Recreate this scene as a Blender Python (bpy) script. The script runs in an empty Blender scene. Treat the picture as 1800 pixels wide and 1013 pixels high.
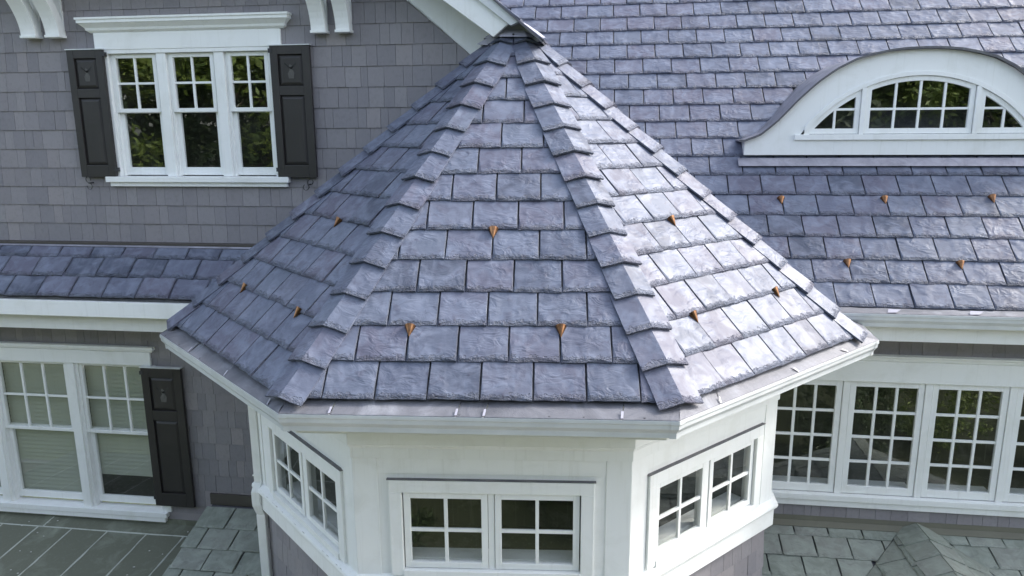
import bpy, bmesh, math, random
from mathutils import Vector, Matrix
random.seed(7)
scene = bpy.context.scene
C = scene.collection
# ------------------------------------------------------------------ camera
RC = ((0.9909990216626788, 0.13371727052823598, -0.006374215723661268),
      (0.02191008047462041, -0.20898400429505704, -0.9776735827066202),
      (-0.13206395207326213, 0.968733904388239, -0.21003269995767088))   # rows: right, down, forward
FPX = 1303.84
cam = bpy.data.cameras.new('camera'); cam_o = bpy.data.objects.new('camera', cam); C.objects.link(cam_o)
cam.sensor_width = 36; cam.lens = FPX / 1800 * 36; cam.clip_end = 500; cam.clip_start = .05
right, down, fwd = [Vector(r) for r in RC]
m = Matrix.Identity(4)
for i in range(3):
    m[i][0] = right[i]; m[i][1] = -down[i]; m[i][2] = -fwd[i]
cam_o.matrix_world = m
scene.camera = cam_o
# ------------------------------------------------------------------ light: hazy sun from behind the right of the house
SUN = Vector((.72, .30, .63)).normalized()
elev = math.asin(SUN.z); azim = math.atan2(SUN.x, SUN.y)
world = bpy.data.worlds.new('World'); scene.world = world; world.use_nodes = True
nt = world.node_tree; nt.nodes.clear()
wo = nt.nodes.new('ShaderNodeOutputWorld'); bg = nt.nodes.new('ShaderNodeBackground'); sky = nt.nodes.new('ShaderNodeTexSky')
hs = nt.nodes.new('ShaderNodeHueSaturation')
sky.sky_type = 'NISHITA'; sky.sun_disc = False; sky.sun_elevation = elev; sky.sun_rotation = azim
sky.dust_density = 2.3; sky.air_density = 1.0; sky.ozone_density = 1.0
hs.inputs['Saturation'].default_value = .64
nt.links.new(sky.outputs[0], hs.inputs['Color']); nt.links.new(hs.outputs[0], bg.inputs[0]); nt.links.new(bg.outputs[0], wo.inputs[0])
bg.inputs[1].default_value = .15
sun = bpy.data.lights.new('sun', 'SUN'); sun.energy = 1.1; sun.angle = math.radians(12); sun.color = (1, .97, .92)
sun_o = bpy.data.objects.new('sun', sun); C.objects.link(sun_o); sun_o.location = SUN * 40
sun_o.rotation_euler = SUN.to_track_quat('Z', 'Y').to_euler()
vs = scene.view_settings
vs.view_transform = 'Standard'; vs.look = 'None'; vs.gamma = 1; vs.use_curve_mapping = False; vs.exposure = 1.85

# ------------------------------------------------------------------ pixel helpers (a pixel gives a direction; the plane it lies on gives the distance)
def ray(px):
    a, b = (px[0] - 900) / FPX, (px[1] - 506.5) / FPX
    return right * a + down * b + fwd
def onY(px, y): d = ray(px); return d * (y / d.y)
def onZ(px, z): d = ray(px); return d * (z / d.z)
def onP(px, n, c): d = ray(px); return d * (c / n.dot(d))
def project(p):
    z = fwd.dot(p)
    if z < .1: return None
    return (900 + FPX * right.dot(p) / z, 506.5 + FPX * down.dot(p) / z)

# ------------------------------------------------------------------ materials
MATS = {}
def newmat(name):
    mt = bpy.data.materials.new(name); mt.use_nodes = True; n = mt.node_tree; b = n.nodes['Principled BSDF']
    MATS[name] = mt
    return mt, n, b
def node(n, t, **kw):
    x = n.nodes.new(t)
    for k, v in kw.items():
        if k in x.inputs: x.inputs[k].default_value = v
        else: setattr(x, k, v)
    return x
def ramp(n, src, stops):
    r = n.nodes.new('ShaderNodeValToRGB'); e = r.color_ramp.elements
    while len(e) < len(stops): e.new(.5)
    for el, (p, c) in zip(e, stops):
        el.position = p; el.color = (c[0], c[1], c[2], 1) if not isinstance(c, (int, float)) else (c, c, c, 1)
    n.links.new(src, r.inputs[0]); return r.outputs[0]
def mix(n, f, a, b, mode='MIX'):
    x = n.nodes.new('ShaderNodeMix'); x.data_type = 'RGBA'; x.blend_type = mode
    for s, v in ((x.inputs[0], f), (x.inputs[6], a), (x.inputs[7], b)):
        if hasattr(v, 'links') or hasattr(v, 'is_linked'): n.links.new(v, s)
        else: s.default_value = v if isinstance(v, (int, float)) else (v[0], v[1], v[2], 1)
    return x.outputs[2]
def vary(n):      # one random number per piece, whether the piece is an object or an island of a joined mesh
    oi = n.nodes.new('ShaderNodeObjectInfo'); ge = n.nodes.new('ShaderNodeNewGeometry')
    a = node(n, 'ShaderNodeMath', operation='ADD'); n.links.new(oi.outputs['Random'], a.inputs[0]); n.links.new(ge.outputs['Random Per Island'], a.inputs[1])
    fr = node(n, 'ShaderNodeMath', operation='FRACT'); n.links.new(a.outputs[0], fr.inputs[0])
    return fr.outputs[0]
def coords(n, rnd=None, scale=(1, 1, 1)):
    tc = n.nodes.new('ShaderNodeTexCoord'); mp = n.nodes.new('ShaderNodeMapping'); mp.inputs['Scale'].default_value = scale
    src = tc.outputs['Object']
    if rnd is not None:
        m_ = node(n, 'ShaderNodeMath', operation='MULTIPLY'); n.links.new(rnd, m_.inputs[0]); m_.inputs[1].default_value = 37.0
        cx = n.nodes.new('ShaderNodeCombineXYZ')
        for k in range(3): n.links.new(m_.outputs[0], cx.inputs[k])
        va = node(n, 'ShaderNodeVectorMath', operation='ADD'); n.links.new(src, va.inputs[0]); n.links.new(cx.outputs[0], va.inputs[1]); src = va.outputs[0]
    n.links.new(src, mp.inputs[0]); return mp.outputs[0]
def noise(n, vec, scale, detail=4, rough=.55, dist=0):
    x = node(n, 'ShaderNodeTexNoise', Scale=scale, Detail=detail, Roughness=rough, Distortion=dist); n.links.new(vec, x.inputs['Vector']); return x.outputs['Fac']
def bump(n, b, h, strength, dist, prev=None):
    x = node(n, 'ShaderNodeBump', Strength=strength, Distance=dist); n.links.new(h, x.inputs['Height'])
    if prev is not None: n.links.new(prev, x.inputs['Normal'])
    n.links.new(x.outputs[0], b.inputs['Normal']); return x.outputs[0]

def slate_mat(name, cols, bloom, rough=(.47, .58), relief=1.0):
    mt, n, b = newmat(name)
    r = vary(n); v = coords(n, r)
    base = ramp(n, r, [(0, cols[0]), (.22, cols[1]), (.42, cols[2]), (.6, cols[1]), (.8, cols[3]), (.92, cols[2]), (1, cols[0])])
    cl = noise(n, v, 6, 4, .55, .9)
    c1 = mix(n, ramp(n, cl, [(.42, 0), (.60, .55), (.74, .9)]), base, bloom)
    dk = noise(n, v, 9, 5, .6, 1.4)
    c2 = mix(n, ramp(n, dk, [(.33, .45), (.46, 0)]), c1, (cols[2][0] * .62, cols[2][1] * .58, cols[2][2] * .62))
    vs_ = coords(n, r, (20, 2.0, 2)); st = noise(n, vs_, 1.4, 3, .5)
    c3 = mix(n, ramp(n, st, [(.56, 0), (.74, .30)]), c2, bloom)
    # rim of the piece: local y = 0 is its lower edge, |x| = half width its sides
    tc = n.nodes.new('ShaderNodeUVMap'); tc.uv_map = 'piece'; sx = n.nodes.new('ShaderNodeSeparateXYZ'); n.links.new(tc.outputs['UV'], sx.inputs[0])
    nz = noise(n, v, 26, 3, .6, .6)
    ab = node(n, 'ShaderNodeMath', operation='ABSOLUTE'); n.links.new(sx.outputs[0], ab.inputs[0])
    sd = node(n, 'ShaderNodeMath', operation='SUBTRACT'); sd.inputs[0].default_value = .1525; n.links.new(ab.outputs[0], sd.inputs[1])
    mn = node(n, 'ShaderNodeMath', operation='MINIMUM'); n.links.new(sx.outputs[1], mn.inputs[0])
    sd2 = node(n, 'ShaderNodeMath', operation='MULTIPLY'); n.links.new(sd.outputs[0], sd2.inputs[0]); sd2.inputs[1].default_value = 14; n.links.new(sd2.outputs[0], mn.inputs[1])
    mw_ = node(n, 'ShaderNodeMath', operation='MULTIPLY_ADD'); n.links.new(nz, mw_.inputs[0]); mw_.inputs[1].default_value = -.105; n.links.new(mn.outputs[0], mw_.inputs[2])
    rim = ramp(n, mw_.outputs[0], [(0.0, 1), (.012, 0)])
    rim_b = node(n, 'ShaderNodeMapRange'); rim_b.inputs['From Min'].default_value = -.060; rim_b.inputs['From Max'].default_value = -.004; rim_b.inputs['To Min'].default_value = 1; rim_b.inputs['To Max'].default_value = 0
    n.links.new(mw_.outputs[0], rim_b.inputs['Value'])
    n.links.new(c3, b.inputs['Base Color'])
    n.links.new(ramp(n, cl, [(.3, rough[1]), (.7, rough[0])]), b.inputs['Roughness'])
    # cleft relief: broad ripples, faint grain, and broken layers along the rim
    vr = coords(n, r, (1, 1.7, 1)); h1a = noise(n, vr, 7, 4, .5, 2.0); pm = ramp(n, noise(n, v, 4.5, 2, .5), [(.40, .12), (.62, 1)])
    h1_ = node(n, 'ShaderNodeMath', operation='MULTIPLY'); n.links.new(h1a, h1_.inputs[0]); n.links.new(pm, h1_.inputs[1]); h1 = h1_.outputs[0]
    wv = noise(n, v, 45, 4, .6, .6)
    p = bump(n, b, h1, .50 * relief, .030)
    p = bump(n, b, wv, .16 * relief, .004, p)
    ch = noise(n, coords(n, r, (1, 2.2, 1)), 34, 5, .7, 1.5)
    terr = ramp(n, rim_b.outputs[0], [(.22, 0), (.27, .35), (.48, .38), (.53, .7), (.74, .74), (.79, 1)])
    hm = node(n, 'ShaderNodeMath', operation='MULTIPLY_ADD'); n.links.new(ch, hm.inputs[0]); hm.inputs[1].default_value = .7; hm.inputs[2].default_value = .9
    h2 = node(n, 'ShaderNodeMath', operation='MULTIPLY'); n.links.new(hm.outputs[0], h2.inputs[0]); n.links.new(terr, h2.inputs[1])
    ng = node(n, 'ShaderNodeMath', operation='MULTIPLY'); n.links.new(h2.outputs[0], ng.inputs[0]); ng.inputs[1].default_value = -1
    bump(n, b, ng.outputs[0], 1.0 * relief, .026, p)
    b.inputs['IOR'].default_value = 1.5; b.inputs['Specular IOR Level'].default_value = .41
    return mt
slate_mat('slate_blue', [(.070, .081, .114), (.107, .122, .170), (.110, .109, .150), (.120, .138, .184)], (.178, .200, .262))
slate_mat('slate_green', [(.22, .245, .205), (.24, .262, .22), (.25, .258, .225), (.22, .245, .205)], (.33, .36, .31), (.5, .7), .5)

def paint(name, col, rough=.45, grime=(.6, .6, .55), amt=.25, bumpy=.05, scale=3):
    mt, n, b = newmat(name); v = coords(n)
    a = noise(n, v, scale, 6, .65, .5)
    c = mix(n, ramp(n, a, [(.5, 0), (.8, amt)]), col, grime)
    sk = noise(n, coords(n, None, (30, 30, 1.2)), 1.0, 4, .6); c = mix(n, ramp(n, sk, [(.56, 0), (.78, amt * .55)]), c, (grime[0] * .8, grime[1] * .8, grime[2] * .78))
    f = noise(n, v, 40, 3, .6)
    n.links.new(c, b.inputs['Base Color']); n.links.new(ramp(n, a, [(.3, rough), (.8, min(1, rough + .2))]), b.inputs['Roughness'])
    bump(n, b, f, bumpy, .003)
    return mt
paint('white_paint', (.86, .87, .845), .5, (.60, .60, .53), .40)
paint('shutter_paint', (.030, .027, .026), .42, (.07, .06, .05), .4)
paint('olive_flashing', (.17, .165, .125), .55, (.24, .24, .18), .5, .1)
paint('brown_flashing', (.075, .066, .056), .5, (.12, .11, .09), .5, .1)
paint('drip_metal', (.10, .10, .11), .45)
paint('blind_fabric', (.40, .42, .35), .8, (.33, .35, .29), .4)
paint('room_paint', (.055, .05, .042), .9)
paint('patina_copper', (.130, .138, .100), .55, (.27, .295, .23), .9, .3, 3.2)
paint('solder_seam', (.46, .48, .42), .6, (.15, .16, .12), .6, .3, 9)
paint('cap_metal', (.40, .39, .44), .42, (.27, .26, .3), .6, .15)
paint('iron', (.03, .03, .032), .5)
paint('sealant_crust', (.5, .49, .45), .9)
paint('dark_slot', (.02, .02, .02), .8)

mt, n, b = newmat('gutter_metal'); v = coords(n); a = noise(n, v, 4, 5, .6)
n.links.new(ramp(n, a, [(.35, (.62, .64, .64)), (.75, (.76, .78, .78))]), b.inputs['Base Color']); b.inputs['Roughness'].default_value = .35; b.inputs['Metallic'].default_value = .15
mt, n, b = newmat('lead_metal'); v = coords(n); a = noise(n, v, 5, 6, .65, .8); f = noise(n, v, 22, 4, .6)
n.links.new(ramp(n, a, [(.3, (.23, .225, .25)), (.7, (.40, .39, .43))]), b.inputs['Base Color']); b.inputs['Metallic'].default_value = .75
n.links.new(ramp(n, f, [(.3, .32), (.7, .55)]), b.inputs['Roughness']); bump(n, b, a, .25, .02)
mt, n, b = newmat('guard_mesh'); v = coords(n); a = noise(n, v, 3.5, 6, .65, 1.0); f = node(n, 'ShaderNodeTexVoronoi', Scale=260.0); n.links.new(v, f.inputs['Vector'])
n.links.new(ramp(n, a, [(.3, (.11, .112, .125)), (.55, (.18, .182, .20)), (.75, (.30, .31, .335))]), b.inputs['Base Color']); b.inputs['Metallic'].default_value = .25
n.links.new(ramp(n, a, [(.3, .55), (.7, .7)]), b.inputs['Roughness']); p = bump(n, b, a, .5, .02); bump(n, b, f.outputs['Distance'], .35, .002, p)
mt, n, b = newmat('copper'); v = coords(n, vary(n)); a = noise(n, v, 30, 4, .6)
n.links.new(ramp(n, a, [(.3, (.12, .062, .035)), (.7, (.31, .16, .08))]), b.inputs['Base Color']); b.inputs['Metallic'].default_value = 1; b.inputs['Roughness'].default_value = .33

def shingle_mat(name, cols):
    mt, n, b = newmat(name); r = vary(n)
    base = ramp(n, r, [(0, cols[0]), (.3, cols[1]), (.6, cols[2]), (.85, cols[0]), (1, cols[3])])
    v = coords(n, r, (60, 60, 3)); g = noise(n, v, 1.4, 6, .6)
    v2 = coords(n, r); w = noise(n, v2, 5, 4, .6)
    c = mix(n, ramp(n, g, [(.3, .0), (.75, .32)]), base, (.34, .325, .335))
    c = mix(n, ramp(n, w, [(.5, 0), (.8, .4)]), c, (.155, .145, .15))
    n.links.new(c, b.inputs['Base Color']); b.inputs['Roughness'].default_value = .78
    bump(n, b, g, .35, .004)
shingle_mat('cedar_stain', [(.228, .212, .222), (.270, .254, .262), (.202, .192, .206), (.300, .274, .276)])

mt, n, b = newmat('window_glass'); n.nodes.remove(b); out = n.nodes['Material Output']
fr = node(n, 'ShaderNodeFresnel', IOR=1.9); ge_ = n.nodes.new('ShaderNodeNewGeometry'); bf = node(n, 'ShaderNodeMath', operation='MULTIPLY_ADD'); n.links.new(ge_.outputs['Backfacing'], bf.inputs[0]); bf.inputs[1].default_value = -2; bf.inputs[2].default_value = 1; pw = node(n, 'ShaderNodeMath', operation='POWER'); pw.inputs[0].default_value = 2.1; n.links.new(bf.outputs[0], pw.inputs[1]); n.links.new(pw.outputs[0], fr.inputs['IOR']); tr = n.nodes.new('ShaderNodeBsdfTransparent'); gl = n.nodes.new('ShaderNodeBsdfGlossy'); mx = n.nodes.new('ShaderNodeMixShader')
tr.inputs[0].default_value = (.95, .965, .95, 1); gl.inputs['Roughness'].default_value = 0.0; gl.inputs[0].default_value = (.95, .97, .95, 1)
v = coords(n); wn = noise(n, v, 1.3, 2, .5); bp = node(n, 'ShaderNodeBump', Strength=.06, Distance=.02); n.links.new(wn, bp.inputs['Height']); n.links.new(bp.outputs[0], gl.inputs['Normal'])
n.links.new(fr.outputs[0], mx.inputs[0]); n.links.new(tr.outputs[0], mx.inputs[1]); n.links.new(gl.outputs[0], mx.inputs[2]); n.links.new(mx.outputs[0], out.inputs[0])

def leaf_mat(name, a_, b_):
    mt, n, b = newmat(name); r = vary(n)
    n.links.new(ramp(n, r, [(0, a_), (1, b_)]), b.inputs['Base Color']); b.inputs['Roughness'].default_value = .5
    b.inputs['Transmission Weight'].default_value = 0; b.inputs['Subsurface Weight'].default_value = 0
leaf_mat('leaf_bright', (.19, .27, .05), (.28, .36, .09)); leaf_mat('leaf_dark', (.035, .065, .018), (.06, .10, .028))
paint('bark', (.09, .07, .05), .9, (.05, .04, .03), .6, .6)
mt, n, b = newmat('lawn'); v = coords(n); a = noise(n, v, .4, 6, .7); f = noise(n, v, 18, 4, .7)
n.links.new(mix(n, ramp(n, f, [(.3, 0), (.7, .6)]), ramp(n, a, [(.3, (.055, .07, .028)), (.7, (.085, .10, .045))]), (.04, .048, .022)), b.inputs['Base Color']); b.inputs['Roughness'].default_value = .9
M = MATS

# ------------------------------------------------------------------ builders
class MB:
    def __init__(s): s.v = []; s.f = []; s.uv = []
    def add(s, vs_, fs):
        o = len(s.v); s.v += [Vector(p) for p in vs_]; s.f += [tuple(i + o for i in f) for f in fs]; return s
    def hexa(s, p):     # 8 points: bottom ring 0-3, top ring 4-7
        return s.add(p, [(3, 2, 1, 0), (4, 5, 6, 7), (0, 1, 5, 4), (1, 2, 6, 5), (2, 3, 7, 6), (3, 0, 4, 7)])
    def box(s, F, u0, u1, z0, z1, d0, d1):
        q = [F.p(u, z, d) for d in (d0, d1) for (u, z) in ((u0, z0), (u1, z0), (u1, z1), (u0, z1))]
        return s.hexa(q)
    def prism(s, F, pts, d0, d1):       # pts (u,z) outline, extruded along the outward normal
        k = len(pts); a = [F.p(u, z, d0) for u, z in pts] + [F.p(u, z, d1) for u, z in pts]
        return s.add(a, [tuple(reversed(range(k))), tuple(range(k, 2 * k))] + [(i, (i + 1) % k, k + (i + 1) % k, k + i) for i in range(k)])
    def loft(s, rings, close_ring=True, caps=True):
        k = len(rings[0]); o = len(s.v)
        for r in rings: s.v += [Vector(p) for p in r]
        for j in range(len(rings) - 1):
            for i in range(k if close_ring else k - 1):
                a, b_ = o + j * k + i, o + j * k + (i + 1) % k
                s.f.append((a, b_, b_ + k, a + k))
        if caps and close_ring:
            s.f.append(tuple(o + i for i in reversed(range(k)))); s.f.append(tuple(o + (len(rings) - 1) * k + i for i in range(k)))
        return s
class Frame:
    def __init__(s, O, U, N): s.O = Vector(O); s.U = Vector(U).normalized(); s.N = Vector(N).normalized(); s.Z = Vector((0, 0, 1))
    def p(s, u, z, d): return s.O + s.U * u + s.N * d + s.Z * z
def yframe(y): return Frame((0, y, 0), (1, 0, 0), (0, -1, 0))
ROOTLOC = {}
def rootof(o):
    while o.parent: o = o.parent
    return o
def thing(name, label, cat, loc, group=None):
    o = bpy.data.objects.new(name, None); C.objects.link(o); o.location = loc; o.empty_display_size = .1
    o['label'] = label; o['category'] = cat
    if group: o['group'] = group
    ROOTLOC[o.name] = Vector(loc)
    return o
def tag(o, label, cat, group=None):
    o['label'] = label; o['category'] = cat
    if group: o['group'] = group
    return o
def mesh_from(name, verts, faces, mat, recalc=True, smooth=False, uv=None):
    me = bpy.data.meshes.new(name); me.from_pydata([tuple(v) for v in verts], [], faces)
    if recalc:
        bm = bmesh.new(); bm.from_mesh(me); bmesh.ops.recalc_face_normals(bm, faces=bm.faces[:]); bm.to_mesh(me); bm.free()
    me.materials.append(M[mat])
    if mat.startswith('slate'):
        lay = me.uv_layers.new(name='piece')
        for lp in me.loops:
            q = uv[lp.vertex_index] if uv else (0, .5)
            lay.data[lp.index].uv = (q[0], q[1])
    if smooth: me.polygons.foreach_set('use_smooth', [True] * len(me.polygons))
    me.update(); return me
def build(mb, name, mat, parent=None, bevel=0, smooth=False, base=None, recalc=True):
    if parent is not None: off = ROOTLOC[rootof(parent).name]
    else: off = Vector(base) if base is not None else Vector((sum(v.x for v in mb.v), sum(v.y for v in mb.v), 0)) / len(mb.v) + Vector((0, 0, min(v.z for v in mb.v)))
    me = mesh_from(name, [v - off for v in mb.v], mb.f, mat, recalc, smooth, mb.uv if len(mb.uv) == len(mb.v) else None)
    o = bpy.data.objects.new(name, me); C.objects.link(o)
    if parent is not None: o.parent = parent
    else: o.location = off; ROOTLOC[o.name] = off
    if bevel:
        bv = o.modifiers.new('bevel', 'BEVEL'); bv.width = bevel; bv.segments = 2; bv.limit_method = 'ANGLE'
    return o
def struct(o): o['kind'] = 'structure'; return o
def stuff(o): o['kind'] = 'stuff'; return o
def place(me, name, parent, mw):
    o = bpy.data.objects.new(name, me); C.objects.link(o); o.parent = parent
    o.matrix_local = Matrix.Translation(-ROOTLOC[rootof(parent).name]) @ mw
    return o
def clip(poly, nx, ny, c):      # keep nx*x+ny*y <= c
    out = []
    for i in range(len(poly)):
        a, b_ = poly[i], poly[(i + 1) % len(poly)]
        da, db = nx * a[0] + ny * a[1] - c, nx * b_[0] + ny * b_[1] - c
        if da <= 0: out.append(a)
        if (da < 0 < db) or (db < 0 < da):
            t = da / (da - db); out.append((a[0] + (b_[0] - a[0]) * t, a[1] + (b_[1] - a[1]) * t))
    return out
def area(poly): return abs(sum(poly[i][0] * poly[(i + 1) % len(poly)][1] - poly[(i + 1) % len(poly)][0] * poly[i][1] for i in range(len(poly)))) / 2

# ---- one slate: an irregular outline with a chipped, chamfered rim
def slate_geo(poly, th, rng, rough=1.0):
    ymin = min(p[1] for p in poly); ymax = max(p[1] for p in poly)
    # force counter-clockwise
    if sum(poly[i][0] * poly[(i + 1) % len(poly)][1] - poly[(i + 1) % len(poly)][0] * poly[i][1] for i in range(len(poly))) < 0: poly = poly[::-1]
    pts = []
    k = len(poly)
    for i in range(k):
        a, b_ = poly[i], poly[(i + 1) % k]
        L = math.hypot(b_[0] - a[0], b_[1] - a[1])
        if L < .012: continue
        dx, dy = (b_[0] - a[0]) / L, (b_[1] - a[1]) / L; nx, ny = -dy, dx     # inward
        bottom = abs(dy) < .2 and (a[1] + b_[1]) / 2 < ymin + .01
        top = abs(dy) < .2 and (a[1] + b_[1]) / 2 > ymax - .01
        seg = (5 if L > .15 else 3) if bottom else (1 if top else (2 if L > .1 else 1))
        for j in range(seg):
            t = j / seg + (rng.uniform(-.25, .25) / seg if j else 0)
            w = (rng.uniform(-.001, .007) if bottom else (0 if top else rng.uniform(-.001, .003))) * rough
            if j == 0: w *= .5
            ins = (rng.uniform(.010, .030) if bottom else (.001 if top else rng.uniform(.001, .004))) * rough
            h = (rng.uniform(.35, .75) if bottom else (1 if top else rng.uniform(.82, .98)))
            pts.append((a[0] + (b_[0] - a[0]) * t + nx * w, a[1] + (b_[1] - a[1]) * t + ny * w, nx, ny, ins, h))
    kk = len(pts)
    if kk < 3: return None
    outer, inner, base = [], [], []
    for i, (x, y, nx, ny, ins, h) in enumerate(pts):
        px = pts[i - 1]
        mx_, my_ = nx + (px[2] if (px[2], px[3]) != (nx, ny) else 0), ny + (px[3] if (px[2], px[3]) != (nx, ny) else 0)
        base.append((x, y, 0)); outer.append((x, y, th * h)); inner.append((x + mx_ * ins, y + my_ * ins, th * rng.uniform(.92, 1.06)))
    v = base + outer + inner
    f = [tuple(range(2 * kk, 3 * kk))]
    for i in range(kk):
        j = (i + 1) % kk
        f.append((i, j, kk + j, kk + i)); f.append((kk + i, kk + j, 2 * kk + j, 2 * kk + i))
    return v, f
W_, E_ = .314, .252
VARIANTS = {}
def slate_variants(w, ln, th, mat, n=9):
    key = (round(w, 4), round(ln, 4), mat)
    if key not in VARIANTS:
        L_ = []
        for i in range(n):
            v, f = slate_geo([(-w / 2, 0), (w / 2, 0), (w / 2, ln), (-w / 2, ln)], th * random.uniform(.85, 1.2), random)
            L_.append(mesh_from('slate', v, f, mat, False, uv=v))
        VARIANTS[key] = L_
    return VARIANTS[key]
class Pitch:        # a roof plane: origin, u along the eave, v up the slope, n outward
    def __init__(s, O, U, V): s.O = Vector(O); s.U = Vector(U).normalized(); s.V = Vector(V).normalized(); s.N = s.U.cross(s.V).normalized()
    def p(s, u, v, h=0): return s.O + s.U * u + s.V * v + s.N * h
    def uv(s, px):
        P = onP(px, s.N, s.N.dot(s.O)); return ((P - s.O).dot(s.U), (P - s.O).dot(s.V))
def seen_area(pts):
    q = [project(p) for p in pts]
    if any(a is None for a in q): return 0
    x0, x1 = min(a[0] for a in q), max(a[0] for a in q); y0, y1 = min(a[1] for a in q), max(a[1] for a in q)
    if x1 < 0 or x0 > 1800 or y1 < 0 or y0 > 1013: return 0
    return max(area(q), 1) * (min(x1, 1800) - max(x0, 0)) / max(x1 - x0, 1) * (min(y1, 1013) - max(y0, 0)) / max(y1 - y0, 1)
def lay_slates(parent, P, region, joints, mat='slate_blue', e=E_, w=W_, rows=None, holes=(), limit=300, th=.016, gap=.0066, h0=.023, keep=lambda u, v: True, tiltlen=.30, hidden=lambda p: False):
    """region: list of half planes (nx,ny,c) in (u,v); joints: {row: u of one joint}"""
    tau = math.asin(.019 / tiltlen); ln = e + .05
    V2 = P.V * math.cos(tau) - P.N * math.sin(tau); N2 = P.N * math.cos(tau) + P.V * math.sin(tau)
    items = []
    u_lo, u_hi = region['u']
    for r in range(*rows):
        v0 = r * e
        j = joints.get(r)
        if j is None:
            near = min(joints, key=lambda k: abs(k - r)) if joints else None
            j = (joints[near] + (w * .5 if (r - near) % 2 else 0) + random.uniform(-.03, .03)) if near is not None else (w * .5 * (r % 2))
        k0 = math.floor((u_lo - j) / w) - 1
        k1 = math.ceil((u_hi - j) / w) + 1
        for k in range(k0, k1):
            a = j + k * w; uc = a + w / 2
            poly = [(a + gap / 2, v0), (a + w - gap / 2, v0), (a + w - gap / 2, v0 + ln), (a + gap / 2, v0 + ln)]
            poly = clip(clip(poly, -1, 0, -u_lo), 1, 0, u_hi)
            for nx, ny, c in region.get('half', ()):
                if len(poly) > 2: poly = clip(poly, nx, ny, c)
            if len(poly) < 3 or area(poly) < .0035: continue
            if max(p[1] for p in poly) < v0 + .05: continue
            cu = sum(p[0] for p in poly) / len(poly)
            if not keep(cu, v0 + e * .5): continue
            full = area(poly) > (w - gap) * ln * .999
            items.append((full, poly, uc, v0, a))
    scored = []
    for it in items:
        full, poly, uc, v0, a = it
        pts = [P.p(u, min(v, v0 + e), .03) for u, v in poly]
        scored.append((0 if hidden(sum(pts, Vector()) / len(pts)) else seen_area(pts), it))
    scored.sort(key=lambda t: -t[0])
    rest = MB()
    for idx, (ar, (full, poly, uc, v0, a)) in enumerate(scored):
        jit = random.uniform(-.0025, .0035); dv = random.uniform(-.003, .003)
        O = P.p(uc, v0 + dv, h0 + jit)
        mw = Matrix(((P.U.x, V2.x, N2.x, O.x), (P.U.y, V2.y, N2.y, O.y), (P.U.z, V2.z, N2.z, O.z), (0, 0, 0, 1)))
        if idx < limit and ar > 20:
            if full: me = random.choice(slate_variants(w - gap, ln, th, mat))
            else:
                g = slate_geo([(u - uc, v - v0) for u, v in poly], th, random)
                if not g: continue
                me = mesh_from('slate', g[0], g[1], mat, False, uv=g[0])
            place(me, 'slate', parent, mw)
        else:
            g = slate_geo([(u - uc, v - v0) for u, v in poly], th, random)
            if g: rest.add([mw @ Vector(p) for p in g[0]], g[1]); rest.uv += [(p[0], p[1]) for p in g[0]]
    if rest.v: stuff(build(rest, 'slate_field', mat, parent, recalc=False))
def sheet(P, pts, name, mat, parent, h=0.0, t=.03):
    mb = MB(); k = len(pts)
    mb.add([P.p(u, v, h - t) for u, v in pts] + [P.p(u, v, h) for u, v in pts], [tuple(reversed(range(k))), tuple(range(k, 2 * k))] + [(i, (i + 1) % k, k + (i + 1) % k, k + i) for i in range(k)])
    return build(mb, name, mat, parent)

# ---- plan polyline offset with mitres (for everything that wraps the turret)
def offset_line(pl, d):
    out = []; n_ = len(pl)
    def nrm(i): t = (pl[i + 1] - pl[i]); return Vector((t.y, -t.x)).normalized()
    for i in range(n_):
        if i == 0: nn = nrm(0); out.append(pl[0] + nn * d)
        elif i == n_ - 1: out.append(pl[-1] + nrm(n_ - 2) * d)
        else:
            a, b_ = nrm(i - 1), nrm(i); q = (a + b_).normalized(); out.append(pl[i] + q * (d / max(.3, q.dot(a))))
    return out
def wrap(mb, pl, profile, segs=None, closed=True):      # profile: list of (outward, z)
    offs = [offset_line(pl, d) for d, z in profile]
    for i in (segs if segs is not None else range(len(pl) - 1)):
        ra = [(offs[k][i].x, offs[k][i].y, profile[k][1]) for k in range(len(profile))]
        rb = [(offs[k][i + 1].x, offs[k][i + 1].y, profile[k][1]) for k in range(len(profile))]
        mb.loft([ra, rb], closed, closed)
    return mb

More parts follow.
